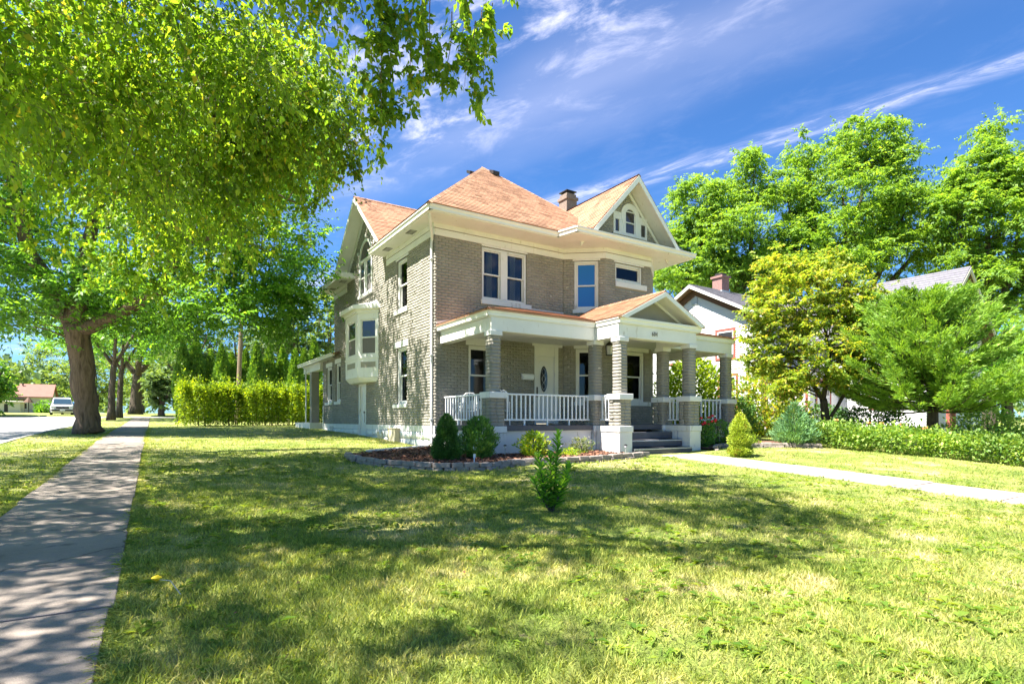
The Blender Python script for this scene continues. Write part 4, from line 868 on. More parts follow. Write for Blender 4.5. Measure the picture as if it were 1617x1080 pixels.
# ------------------------------------------------------------------ neighbour's house
nb = thing('clapboard_house', (25.6, 16.9, .9), 'white clapboard neighbour house with grey roof and red window trim behind trees', 'house')
def clap(fr, u0, u1, w0, w1, ins=None, step=.125, m='nsid'):
    z = w0
    while z < w1 - .02:
        a, c = (u0, u1) if ins is None else ins(z + step / 2)
        if c - a > .1:
            h = min(step, w1 - z)
            MB().box8([fr.P(a, z, -.02), fr.P(c, z, -.02), fr.P(c, z, .022), fr.P(a, z, .022), fr.P(a, z + h, -.02), fr.P(c, z + h, -.02), fr.P(c, z + h, .004), fr.P(a, z + h, .004)]).build('clapboard', MT[m], nb)
        z += step
NS = Fr((25.6, 0), (0, 1), (-1, 0))
apx, apz, nsl = 20.9, 8.55, .52
clap(NS, 16.9, 24.9, 1.1, apz, lambda z: (max(16.9, apx - (apz - z) / nsl), min(24.9, apx + (apz - z) / nsl)))
MB().box(25.63, 34, 16.9, 24.9, .6, 6.4).build('wall_core', MT['nsid'], nb)
MB().prism([(25.63, 16.9, 6.4), (25.63, 24.9, 6.4), (25.63, apx, apz)], [(33, 16.9, 6.4), (33, 24.9, 6.4), (33, apx, apz)]).build('gable_core', MT['nsid'], nb)
for sg_ in (-1, 1):
    def zz2(y): return apz + .28 - nsl * abs(y - apx)
    ye = apx + sg_ * 4.6
    roof([(25.05, ye, zz2(ye)), (34.5, ye, zz2(ye)), (34.5, apx, zz2(apx)), (25.05, apx, zz2(apx))], nb, .2, .5, sg_ < 0, 'nroof')
    a = [(apx, zz2(apx) - .06), (ye, zz2(ye) - .06), (ye, zz2(ye) - .22), (apx, zz2(apx) - .22)]
    MB().prism([(25.03, p, q) for p, q in a], [(25.09, p, q) for p, q in a]).build('rake_board', MT['alum'], nb)
    a = [(apx, zz2(apx) - .08), (ye, zz2(ye) - .08), (ye, zz2(ye) - .2), (apx, zz2(apx) - .2)]
    MB().prism([(25.1, p, q) for p, q in a], [(25.58, p, q) for p, q in a]).build('rake_soffit', MT['nbrown'], nb)
    a = [(apx, apz + .05), (ye, apz + .05 - nsl * 4.6), (ye, apz - .3 - nsl * 4.6), (apx, apz - .3)]
    MB().prism([(25.5, p, q) for p, q in a], [(25.575, p, q) for p, q in a]).build('brown_frieze', MT['nbrown'], nb)
def nwin(fr, u0, u1, w0, w1):
    t = MB().ring(fr, u0 - .12, u1 + .12, w0 - .12, w1 + .14, .12, -.02, .05).build('window', MT['nred'], nb); MB().ring(fr, u0, u1, w0, w1, .07, -.01, .04).fb(fr, u0 + .07, u1 - .07, (w0 + w1) / 2 - .03, (w0 + w1) / 2 + .03, -.01, .045).build('sash', MT['nsid'], t)
    MB().fb(fr, u0 + .06, u1 - .06, w0 + .06, (w0 + w1) / 2, .005, .026).build('pane', MT['galv'], t); MB().fb(fr, u0 + .06, u1 - .06, (w0 + w1) / 2, w1 - .06, .005, .027).build('pane', MT['darkglass'], t)
nwin(NS, 18.45, 19.45, 4.6, 6.0); nwin(NS, 18.3, 19.3, 2.0, 3.6); nwin(NS, 22.2, 23.1, 4.6, 6.0)
MB().fb(NS, 20.75, 21.15, 7.75, 8.1, .02, .05).build('attic_vent', MT['galv'], nb)
nc = MB().box(27.5, 28.15, 20.6, 21.25, 8.2, 9.5).box(27.42, 28.23, 20.52, 21.33, 9.5, 9.62).build('chimney', MT['nbrick'], nb); MB().box(27.6, 28.05, 20.7, 21.15, 9.62, 9.8).build('chimney_pot', MT['iron'], nc); MB().box(27.46, 28.19, 20.56, 21.29, 8.3, 8.75).build('flashing', MT['galv'], nc)
# enclosed porch and the front wing
PS = Fr((25.9, 0), (0, 1), (-1, 0)); PFr = Fr((0, 14.6), (1, 0), (0, -1)); WS = Fr((28.5, 0), (0, 1), (-1, 0)); WF = Fr((0, 10.9), (1, 0), (0, -1))
MB().box(25.93, 29, 14.63, 17.0, .6, 3.6).box(28.53, 34.7, 10.93, 17.5, .6, 5.2).build('wall_core', MT['nsid'], nb)
clap(PS, 14.6, 16.88, .95, 3.6); clap(PFr, 25.9, 28.45, .95, 3.6); clap(WS, 10.9, 14.57, 1.0, 5.2); clap(WF, 28.5, 34.7, 1.0, 8.0, lambda z: (28.5, 34.7) if z < 5.2 else (max(28.5, 31.6 - (8.1 - z) / .93), min(34.7, 31.6 + (8.1 - z) / .93)))
MB().prism([(28.5, 10.93, 5.2), (34.7, 10.93, 5.2), (31.6, 10.93, 8.08)], [(28.5, 19, 5.2), (34.7, 19, 5.2), (31.6, 19, 8.08)]).build('gable_core', MT['nsid'], nb)
for sg_ in (-1, 1):
    xe = 31.6 + sg_ * 3.6; ze = 8.35 - .93 * 3.6
    roof([(xe, 10.3, ze), (xe, 20, ze), (31.6, 20, 8.35), (31.6, 10.3, 8.35)], nb, .2, .5, sg_ < 0, 'nroof')
    a = [(31.6, 8.3), (xe, ze - .05), (xe, ze - .24), (31.6, 8.09)]; MB().prism([(p, 10.28, q) for p, q in a], [(p, 10.34, q) for p, q in a]).build('rake_board', MT['farwall'], nb)
    a = [(31.6, 8.27), (xe, ze - .08), (xe, ze - .2), (31.6, 8.15)]; MB().prism([(p, 10.35, q) for p, q in a], [(p, 10.86, q) for p, q in a]).build('rake_soffit', MT['nbrown'], nb)
MB().box(25.6, 28.49, 14.3, 16.85, 3.6, 3.75).build('porch_roof', MT['nroof'], nb)
for u in (14.78, 15.50, 16.2): nwin(PS, u, u + .5, 1.75, 3.1)
MB().fb(PS, 14.62, 16.86, 1.55, 1.63, .0, .055).fb(PS, 16.76, 16.9, .9, 3.6, .0, .06).build('corner_trim', MT['nred'], nb)
nwin(PFr, 26.5, 27.6, 1.75, 3.1); nwin(WS, 12.2, 13.1, 1.9, 3.4); nwin(WF, 30.2, 31.2, 2.0, 3.6)
MB().box(25.7, 34.8, 11.2, 16.8, .2, .95).build('foundation', MT['kerb'], nb); MB().box(29.6, 29.75, 10.4, 10.55, .5, 3.2).box(30.1, 30.25, 10.4, 10.55, .5, 3.2).build('porch_post', MT['nred'], nb)
# ------------------------------------------------------------------ plants
def unit(v): return v / (np.linalg.norm(v, axis=-1, keepdims=True) + 1e-9)
def leafverts(P, D, Nr, L, W_, droop=.15, fold=.12):
    D = unit(D); Sd = unit(np.cross(D, Nr)); Nn = np.cross(Sd, D); L = L[:, None]; W_ = W_[:, None]
    v0 = P; v1 = P + D * L * .42 + Sd * W_ * .5 + Nn * W_ * fold; v2 = P + D * L; v2[:, 2] -= (L * droop)[:, 0]; v3 = P + D * L * .42 - Sd * W_ * .5 + Nn * W_ * fold
    return np.stack([v0, v1, v2, v3], 1).reshape(-1, 3)
def quadmesh(name, V, m): return npmesh(name, V, np.arange(len(V)).reshape(-1, 4), m)
def clumps_in(blobs, n, r, inner=.55, floor=None):
    vol = np.array([(b[1][0] * b[1][1] * b[1][2]) ** .75 * (b[2] if len(b) > 2 else 1.) for b in blobs]); pick = r.choice(len(blobs), n, p=vol / vol.sum())
    C = np.array([b[0] for b in blobs], float)[pick]; Rd = np.array([b[1] for b in blobs], float)[pick]
    d = unit(r.normal(size=(n, 3))); rad = (r.uniform(inner ** 3, 1, n)) ** (1 / 3.)
    P = C + d * Rd * rad[:, None]
    if floor is not None: P = P[P[:, 2] > floor]
    return P
TW = []
def foliage(C, per, cr, L, r, flat=.6, droop=.2, up=.35, hang=0., wr=.6, twig=None):
    m_ = 14; kt = max(2, int(round(per / m_))); nt_ = len(C) * kt; ci = np.repeat(np.arange(len(C)), kt)          # leafy twigs spreading from each clump
    sz = r.uniform(.55, 1.3, len(C))[ci]; d0 = unit(r.normal(size=(nt_, 3))); d0[:, 2] = d0[:, 2] * flat + .12 - hang * .55; d0 = unit(d0); tl = cr * sz * r.uniform(.7, 1.35, nt_)
    st_ = C[ci] + r.normal(size=(nt_, 3)) * cr * .28 * sz[:, None] * np.array([1, 1, flat]); t_ = (np.arange(m_)[None] + r.uniform(.1, .9, (nt_, m_))) / m_
    sag = (.10 + hang * .75) * tl; P = st_[:, None] + d0[:, None] * (tl[:, None] * t_)[..., None]; P[..., 2] -= sag[:, None] * t_ ** 2
    T = np.repeat(d0[:, None], m_, 1) * tl[:, None, None]; T[..., 2] -= 2 * sag[:, None] * t_; T = unit(T); sd = unit(np.cross(T, np.array([0, 0, 1.]) + r.normal(size=(nt_, 1, 3)) * .35)); sg = np.where(np.arange(m_) % 2 == 0, 1., -1.)[None, :, None]
    n = nt_ * m_; D = unit((T * .55 + sd * sg * .8).reshape(n, 3) + r.normal(size=(n, 3)) * .28); D[:, 2] -= hang * .55 + droop * .3
    Nr = unit(np.cross(sd, T).reshape(n, 3) * .9 + r.normal(size=(n, 3)) * .42 + np.array([0, 0, 1.]) * up); ll = L * r.uniform(.5, 1.45, n)
    if twig is not None:
        for q in range(0, nt_, 2):
            a = st_[q]; e = a + d0[q] * tl[q]; mid = a + d0[q] * tl[q] * .5; mid[2] -= sag[q] * .25; e[2] -= sag[q]; twig.tube([tuple(a), tuple(mid), tuple(e)], [.006, .004, .002], 3, False)
    return leafverts(P.reshape(n, 3) + r.normal(size=(n, 3)) * .015, unit(D), Nr, ll, ll * wr, droop)
def limb_tree(name, base, limbs, blobs, ncl, per, cr, L, leaf, label, cat='tree', group=None, bark='bark', seed=1, flat=.6, hang=0., inner=.5, twigs=120, up=.35, wr=.6, floor=None, k=10, droop=.2, flare=True, strands=()):
    r = np.random.default_rng(seed); t = thing(name, base, label, cat, group)
    C = clumps_in(blobs, ncl, r, inner, floor); C = np.concatenate([C])
    tr = MB(); nodes = []; V = foliage(C, per, cr, L, r, flat, droop, up, hang, wr, tr if strands else None)
    for a, c in strands:       # hanging sprigs
        a, c = np.array(a), np.array(c); ln = np.linalg.norm(c - a); n_ = max(3, int(ln / .13)); s_ = np.linspace(0, 1, n_)[:, None]; pp = a + (c - a) * s_ + np.array([1, 1, 0]) * .06 * np.sin(s_ * 5 + a[0] * 3)
        keep = pp[(r.uniform(size=n_) < .85)]
        if len(keep): V = np.concatenate([V, foliage(keep + r.normal(size=keep.shape) * .05, 28, .26, L, r, 1., droop, .2, hang, wr)])
        tr.tube([tuple(p) for p in pp], [.010 * (1 - .7 * float(q)) for q in s_[:, 0]], 4, False)
    V = V - np.array(base)
    for li, lb in enumerate(limbs):
        pts = [Vector(p[:3]) for p in lb]; rd = [p[3] for p in lb]; P2, R2 = [], []
        for i in range(len(pts) - 1):
            for s_ in np.linspace(0, 1, 5)[:-1]:
                q = pts[i].lerp(pts[i + 1], s_); j = (rd[i] * .12) if 0 < i + s_ else 0
                P2.append(q + Vector((r.uniform(-j, j), r.uniform(-j, j), 0))); R2.append(rd[i] + (rd[i + 1] - rd[i]) * s_)
        P2.append(pts[-1]); R2.append(rd[-1])
        if li == 0 and flare: R2[0] *= 1.38; R2[1] *= 1.12
        b = len(tr.v); tr.tube(P2, R2, k if R2[0] > .12 else 6)
        nodes += [(p, q) for p, q in zip(P2, R2) if p.z > base[2] + 1.2]
    if nodes and twigs:
        NP = np.array([tuple(p) for p, _ in nodes]); NR = np.array([q for _, q in nodes])
        for c in C[r.permutation(len(C))[:twigs]]:
            dd = np.linalg.norm((NP - c) * np.array([1, 1, 1.3]), axis=1) + (NP[:, 2] > c[2]) * 2.5; i = int(dd.argmin()); a = Vector(NP[i]); c = Vector(c); ln = (c - a).length
            if ln > 3.2: continue
            mid = a.lerp(c, .5) + Vector((r.uniform(-.1, .1) * ln, r.uniform(-.1, .1) * ln, (.10 - hang * .0) * ln)); r0 = min(NR[i] * .5, .012 + .012 * ln)
            tr.tube([a, a.lerp(mid, .55), mid, mid.lerp(c, .6) + Vector((0, 0, .03 * ln)), c], [r0, r0 * .8, r0 * .6, r0 * .4, r0 * .2], 5, False)
    tr.build('trunk', MT[bark], t, smooth=True)
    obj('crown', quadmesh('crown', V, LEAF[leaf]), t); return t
def A3(px, py, d): v = at(px, py, d); return (v.x, v.y, v.z)
def blob(px, py, d, rp, rz=None, ry=None):     # lobe of a crown: centre seen there, radius in pixels at that depth
    r_ = rp * d / FPX; return (A3(px, py, d), (r_, ry or r_, rz * d / FPX if rz else r_))
# the near street tree whose trunk stands outside the frame on the left
b0 = (-3.2, 6.8, G(-3.2, 6.8))
limb_tree('street_tree', b0, [
  [(*b0, .42), (-3.2, 6.8, 2.2, .36), (-3.1, 6.7, 4.6, .33), (-3.0, 6.6, 6.4, .30)],
  [(-3.0, 6.6, 6.2, .13), (-1.6, 7.0, 9.0, .10), (.8, 7.6, 10.2, .06), (2.8, 8.0, 9.6, .05), (3.9, 7.9, 8.7, .02)],
  [(-3.0, 6.6, 6.3, .2), (-2.6, 8.6, 9.0, .10), (-1.0, 11.6, 10.2, .07), (1.0, 14.0, 9.4, .05), (1.3, 15.2, 7.8, .02)],
  [(-3.0, 6.6, 6.4, .22), (-3.1, 6.4, 9.5, .14), (-2.6, 6.0, 12., .04)],
  [(-3.0, 6.6, 6.0, .2), (-5.2, 8.6, 8.2, .12), (-7.2, 11., 9.0, .05)],
  [(-3.0, 6.6, 6.2, .2), (-2.0, 5.0, 8.6, .07), (-.6, 3.8, 9.6, .03)],
  [(-2.6, 8.6, 9.0, .10), (-3.2, 12.5, 9.4, .07), (-3.4, 15.5, 8.4, .03)],
 ], [((-1.0, 7.8, 9.8), (4.6, 4.2, 2.2), .95), ((2.3, 8.1, 8.7), (1.4, 1.5, 1.0), 1.2), ((.6, 14.0, 8.6), (2.3, 2.4, 1.7), 1.3), ((-2.4, 12.6, 8.2), (2.2, 2.8, 1.7), 1.3), ((.2, 15.2, 6.3), (.9, 1.0, 1.2), 1.2), ((-1.4, 14.6, 6.9), (.8, 1.0, 1.1), 1.), ((1.6, 15.0, 7.0), (.9, 1.1, 1.2), 1.3), ((2.5, 14.2, 9.0), (1.3, 1.8, 1.7), 1.2), ((3.3, 13.6, 8.6), (.8, 1.2, 1.2), 1.), ((-2.2, 11.0, 6.2), (.9, 1.5, 1.3), 1.1), ((-.4, 12.4, 6.6), (1., 1.2, 1.2), 1.1), ((.9, 11.2, 8.0), (1.3, 1.5, 1.2), 1.), ((-6.3, 7.0, 8.6), (2.4, 5., 1.8), 1.2), ((-6.5, 16, 9.2), (2.4, 5, 2.2), .8), ((-4.4, 3.0, 8.6), (2.0, 1.5, 1.2), .45)],
 980, 140, .88, .104, 'lime', 'tall street tree overhanging from the left with drooping bright yellow-green leaves', seed=11, flat=.8, hang=.55, inner=.15, twigs=420, up=.2, wr=.7, group='trees along the side street',
 strands=[(A3(x_ + 14, y0_ - 40, d_), A3(x_, y1_, d_)) for x_, y0_, y1_, d_ in ((598, 40, 230, 8.5), (612, 60, 190, 8.6), (585, 30, 135, 8.4), (640, 60, 150, 8.8), (668, 40, 128, 9.), (700, 60, 150, 9.2), (722, 30, 120, 9.3), (745, 50, 160, 9.4), (762, 40, 135, 9.5), (735, 70, 140, 9.2), (560, 150, 275, 14.), (540, 190, 290, 14.), (515, 220, 300, 14.), (548, 100, 210, 13.5), (500, 260, 330, 14.5), (470, 280, 370, 14.5), (430, 300, 400, 15), (395, 320, 420, 15), (350, 330, 430, 15.), (320, 350, 455, 15.2), (290, 350, 440, 15.), (262, 370, 482, 14.8), (240, 380, 470, 14.6), (215, 370, 450, 14.5), (190, 380, 465, 14.2), (165, 350, 430, 14.), (140, 360, 440, 13.5), (110, 340, 410, 13.), (80, 330, 400, 12.5), (50, 300, 390, 12.), (20, 300, 370, 12.), (455, 180, 300, 14.), (300, 250, 380, 14.))])
# the big tree on the verge
b1 = (-2.12, 27.3, G(-2.12, 27.3))
limb_tree('street_tree', b1, [
  [(*b1, .40), (-2.2, 27.3, 2.0, .40), (-2.35, 27.2, 3.6, .40), (-2.5, 27.1, 5.0, .40)],
  [(-2.55, 27.1, 4.7, .30), (*A3(95, 470, 21.5), .26), (*A3(45, 400, 21), .24), (*A3(18, 270, 21), .20), (*A3(10, 160, 21), .12)],
  [(-2.4, 27.1, 4.7, .28), (*A3(190, 495, 21.5), .22), (*A3(255, 460, 21), .20), (*A3(285, 385, 21), .19), (*A3(330, 310, 21), .13), (*A3(380, 250, 21), .06)],
  [(-2.5, 27.1, 4.9, .34), (*A3(130, 420, 22), .26), (*A3(160, 300, 22.5), .16), (*A3(200, 180, 22.5), .07)],
  [(*A3(285, 385, 21), .13), (*A3(360, 370, 21), .09), (*A3(430, 400, 22), .04)], [(*A3(330, 310, 21), .1), (*A3(420, 300, 22), .06), (*A3(490, 330, 23), .03)],
  ],
 [blob(130, 250, 24, 330, 190, 7), blob(420, 400, 23.5, 95, 110, 4), blob(300, 470, 23, 190, 62, 4), blob(60, 455, 22, 170, 70, 4), blob(470, 280, 24, 62, 62, 3), blob(440, 500, 24, 50, 40, 3), blob(-120, 300, 22, 180, 150, 6), blob(215, 455, 19.8, 60, 34, 1.2), blob(60, 500, 20, 90, 34, 1.5), blob(360, 490, 20.5, 70, 40, 2), ((2.2, 20.6, 10.2), (1.8, 3.2, 1.5), 1.3), ((1.2, 24.5, 9.8), (2.4, 2.5, 1.8), 1.2)],
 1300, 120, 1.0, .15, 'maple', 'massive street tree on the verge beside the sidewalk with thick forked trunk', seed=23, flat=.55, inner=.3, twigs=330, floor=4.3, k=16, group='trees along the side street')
# slimmer street trees farther along
def street(px, py, d, rt, hgt, cr, seed, label, leaf='maple'):
    x, y, _ = A3(px, py, d); b = (x, y, G(x, y)); r = random.Random(seed); z0 = b[2]
    limbs = [[(x, y, z0 - .1, rt), (x + .1, y, z0 + hgt * .22, rt * .85), (x + .2, y, z0 + hgt * .34, rt * .75)]] + [[(x + .2, y, z0 + hgt * .32, rt * .55), (x + q[0] * cr * .4, y + q[1] * cr * .4, z0 + hgt * .55, rt * .35), (x + q[0] * cr * .75, y + q[1] * cr * .7, z0 + hgt * .75, rt * .12)] for q in ((-.8, .3), (.8, -.2), (.1, .9), (.2, -.9))]
    limb_tree('street_tree', b, limbs, [((x, y, z0 + hgt * .68), (cr, cr, hgt * .30)), ((x + cr * .5, y, z0 + hgt * .5), (cr * .6, cr * .6, hgt * .14)), ((x - cr * .5, y + 1, z0 + hgt * .52), (cr * .6, cr * .7, hgt * .14))], 150, 60, 1.25, .26, leaf, label, seed=seed, bark='barkd', twigs=40, inner=.3, group='trees along the side street')
street(175, 664, 43, .25, 13, 5.5, 31, 'slim street tree just right of the massive trunk, nearer of two'); street(188, 661, 49, .24, 13, 5.5, 32, 'slim street tree just right of the massive trunk, farther of two')
street(214, 651, 66, .6, 14, 7, 33, 'thick gnarled tree at the far end of the sidewalk', 'far')
# background trees: one maker, own crowns
def far_tree(px, py_top, d, wpx, label, leaf='far', seed=1, base_off=0., bark='barkd', ncl=130, per=55, L=.34, nm='background_tree', lobes=6, grp='trees in the background', trunk_r=.3, low=.12):
    r = random.Random(seed); x, y, ztop = A3(px, py_top, d); z0 = G(x, y); b = (x, y, z0); H_ = ztop - z0; w_ = wpx * d / FPX
    bl = [((x, y, z0 + H_ * .55), (w_ * .62, w_ * .62, H_ * .36))]
    for i in range(lobes): a = r.uniform(0, 6.28); f = r.uniform(.35, .62); hz = r.uniform(.35, .84); bl.append(((x + math.cos(a) * w_ * f, y + math.sin(a) * w_ * f, z0 + H_ * hz), (w_ * r.uniform(.28, .45),) * 2 + (H_ * r.uniform(.10, .16),)))
    bl.append(((x, y, z0 + H_ * .86), (w_ * .36, w_ * .36, H_ * .13)))
    limbs = [[(x, y, z0 - .2, trunk_r), (x, y, z0 + H_ * .3, trunk_r * .8), (x + .2, y, z0 + H_ * .6, trunk_r * .4), (x, y, z0 + H_ * .85, .05)]] + [[(x, y, z0 + H_ * .25, trunk_r * .5), (x + math.cos(a) * w_ * .4, y + math.sin(a) * w_ * .4, z0 + H_ * .5, trunk_r * .3), (x + math.cos(a) * w_ * .6, y + math.sin(a) * w_ * .6, z0 + H_ * .7, .04)] for a in (0.3, 1.6, 3.0, 4.4, 5.5)]
    return limb_tree(nm, b, limbs, bl, ncl, per, max(.9, w_ * .17), L, leaf, label, seed=seed, bark=bark, twigs=30, inner=.25, group=grp, floor=z0 + H_ * low)
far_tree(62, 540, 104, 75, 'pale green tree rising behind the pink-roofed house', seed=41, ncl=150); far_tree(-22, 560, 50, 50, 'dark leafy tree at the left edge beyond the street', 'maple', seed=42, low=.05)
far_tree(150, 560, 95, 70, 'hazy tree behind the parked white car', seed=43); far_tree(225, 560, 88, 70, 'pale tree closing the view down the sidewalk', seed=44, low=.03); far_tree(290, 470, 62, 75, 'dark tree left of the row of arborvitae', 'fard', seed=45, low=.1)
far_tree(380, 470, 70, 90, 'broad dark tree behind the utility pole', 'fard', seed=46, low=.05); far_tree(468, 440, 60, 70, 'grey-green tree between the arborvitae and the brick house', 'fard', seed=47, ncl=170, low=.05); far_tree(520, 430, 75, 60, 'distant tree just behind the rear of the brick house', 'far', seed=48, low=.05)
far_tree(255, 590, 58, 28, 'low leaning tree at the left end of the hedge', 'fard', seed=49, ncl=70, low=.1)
# tall trees behind the neighbour
def lob(L_, d):              # every lobe breaks up into smaller uneven plumes
    out = []
    for px, py, rp, rz, ry in L_:
        ry = ry or rp; out.append(blob(px, py, d, rp * .85, rz * .85, ry * .85 * d / FPX) + (1.4,))
        for q in range(6):
            a = random.uniform(0, 6.28); f = random.uniform(.45, .85); out.append(blob(px + rp * f * math.cos(a), py - rz * f * math.sin(a) * .9, d + random.uniform(-1, 1) * ry * .8 * d / FPX, rp * random.uniform(.2, .42), rz * random.uniform(.25, .5), None) + (1.5,))
    return out
def big_right(px, d, lobes, seed, label, ncl, forks):
    x, y, _ = A3(px, 660, d); b = (x, y, G(x, y)); z0 = b[2]
    limbs = [[(x, y, z0 - .2, .5), (x, y, z0 + 3.5, .42), (x, y, z0 + 6, .36)]] + [[(x, y, z0 + 5.2 + .3 * i, .26), (*A3(fx0, fy0, d), .18), (*A3(fx1, fy1, d), .05)] for i, (fx0, fy0, fx1, fy1) in enumerate(forks)]
    limb_tree('locust_tree', b, limbs, lob(lobes, d), ncl, 130, .95, .215, 'locust', label, seed=seed, bark='barkd', inner=.1, flat=.45, twigs=200, group='tall trees behind the neighbour house', wr=.5, hang=.15, floor=6.)
big_right(1140, 41, [(1105, 330, 50, 62, 0), (1095, 290, 22, 30, 0), (1105, 420, 75, 60, 80), (1185, 290, 40, 58, 0), (1190, 250, 25, 25, 0), (1165, 390, 70, 70, 90), (1200, 440, 70, 50, 80), (1070, 400, 30, 60, 60)], 61, 'leafy tree with several narrow tops just right of the front gable', 520, [(1110, 440, 1105, 320), (1185, 420, 1190, 290), (1165, 450, 1150, 380), (1080, 470, 1070, 420)])
big_right(1320, 42, [(1275, 250, 38, 62, 0), (1250, 310, 48, 55, 0), (1370, 225, 62, 50, 0), (1345, 300, 95, 75, 110), (1420, 250, 36, 40, 0), (1440, 330, 70, 62, 90), (1300, 390, 95, 65, 110), (1400, 400, 90, 60, 100), (1480, 360, 45, 45, 60), (1245, 400, 60, 60, 80)], 62, 'tallest wide-crowned tree rising behind the clapboard house', 800, [(1290, 400, 1275, 250), (1350, 390, 1370, 230), (1400, 410, 1440, 300), (1340, 420, 1330, 300), (1420, 430, 1480, 360), (1260, 430, 1245, 320)])
big_right(1560, 38, [(1560, 270, 58, 62, 0), (1580, 215, 30, 38, 0), (1500, 300, 34, 40, 0), (1530, 340, 65, 60, 80), (1617, 300, 55, 70, 70), (1610, 400, 70, 60, 80), (1540, 420, 55, 45, 70), (1680, 350, 60, 90, 80), (1600, 470, 45, 35, 60)], 63, 'tall light green tree at the right edge of the picture', 580, [(1560, 420, 1560, 280), (1540, 430, 1510, 350), (1600, 420, 1617, 310), (1610, 450, 1660, 360)])
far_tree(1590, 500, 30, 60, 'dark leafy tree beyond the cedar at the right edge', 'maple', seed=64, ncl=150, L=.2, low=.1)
# yellow-green ornamental tree in front of the neighbour
ox, oy, _ = A3(1303, 690, 20.5); ob_ = (ox, oy, G(ox, oy))
limb_tree('ornamental_tree', ob_, [[(*ob_, .15), (*A3(1303, 655, 20.5), .14), (*A3(1300, 630, 20.5), .12)], [(*A3(1300, 632, 20.5), .09), (*A3(1270, 585, 20.3), .06), (*A3(1240, 520, 20), .03)], [(*A3(1300, 630, 20.5), .09), (*A3(1310, 560, 20.5), .06), (*A3(1290, 450, 20.5), .025)], [(*A3(1308, 665, 20.5), .07), (*A3(1335, 620, 20.5), .06), (*A3(1360, 540, 21), .03)]],
 [blob(1270, 470, 20.5, 75, 62), blob(1235, 420, 20.5, 40, 30), blob(1225, 545, 20, 50, 55), blob(1340, 480, 20.5, 55, 50), blob(1290, 560, 20, 70, 55), blob(1355, 545, 20.5, 45, 50), blob(1200, 500, 20, 28, 26), blob(1250, 610, 19.5, 40, 22), blob(1310, 420, 21, 40, 26), blob(1195, 560, 20, 34, 40), blob(1225, 470, 20.3, 45, 40), blob(1375, 500, 20.8, 40, 40), blob(1330, 600, 19.8, 45, 22)],
 640, 85, .34, .11, 'orn', 'yellow-green ornamental tree with forked trunk in front of the clapboard house', seed=71, bark='barkd', inner=.25, twigs=160, flat=.5, wr=.55, flare=False)
# cedar
cx, cy, _ = A3(1472, 700, 18.5); cb = (cx, cy, G(cx, cy)); rc = np.random.default_rng(77)
ced = thing('cedar_tree', cb, 'broad bright green cedar on a bare short trunk behind the low hedge', 'tree')
tk = MB().tube([cb, A3(1473, 650, 18.5), A3(1470, 600, 18.5), A3(1468, 520, 18.5), A3(1465, 470, 18.5)], [.19, .15, .13, .08, .03], 10); SP = []
top = A3(1463, 480, 18.5)
for b_i in range(240):         # layered boughs, long and spreading below, short and upswept above
    h = rc.uniform(0, 1) ** 1.15; az = rc.uniform(0, 6.28); z0 = cb[2] + 1.25 + h * (top[2] - cb[2] - 1.35); Lb = (2.75 * (1 - h) ** .62 + .35) * rc.uniform(.62, 1.12); up = .10 + .55 * h + rc.uniform(-.12, .15)
    f = (z0 - cb[2]) / (top[2] - cb[2]); o = np.array([cb[0] + (top[0] - cb[0]) * f, cb[1] + (top[1] - cb[1]) * f, z0]); dv = np.array([math.cos(az), math.sin(az), 0.]); pts = [o + dv * Lb * s_ + np.array([0, 0, Lb * (up * s_ + .22 * s_ * s_ - .08 * math.sin(3 * s_))]) for s_ in np.linspace(0, 1, 6)]
    tk.tube([tuple(p) for p in pts], [.035 * (1 - .85 * q) for q in np.linspace(0, 1, 6)], 5, False); ns = max(5, int(Lb / .125))
    for s_ in rc.uniform(.28, 1.0, ns):
        c = np.array([np.interp(s_, np.linspace(0, 1, 6), [p[q] for p in pts]) for q in range(3)]); sd = rc.choice((-1, 1)); sv = np.array([-dv[1], dv[0], 0]) * sd
        dirn = unit(dv * .9 + sv * rc.uniform(.1, .9) + np.array([0, 0, .38 + up * .5])); ln = rc.uniform(.35, .62) * (1.1 - .35 * s_); m_ = 52; t_ = rc.uniform(0, 1, m_)[:, None]; lat = rc.normal(size=(m_, 3)) * np.array([1, 1, .55]) * .085 * (1.1 - t_)
        P = c + dirn * t_ * ln + lat; D = unit(dirn + lat * 5 + rc.normal(size=(m_, 3)) * .22); ll = rc.uniform(.08, .17, m_); SP.append(leafverts(P, D, unit(rc.normal(size=(m_, 3))), ll, ll * .2, -.02))
tk.build('trunk', MT['barkd'], ced, smooth=True); obj('crown', quadmesh('crown', np.concatenate(SP) - np.array(cb), LEAF['cedar']), ced)
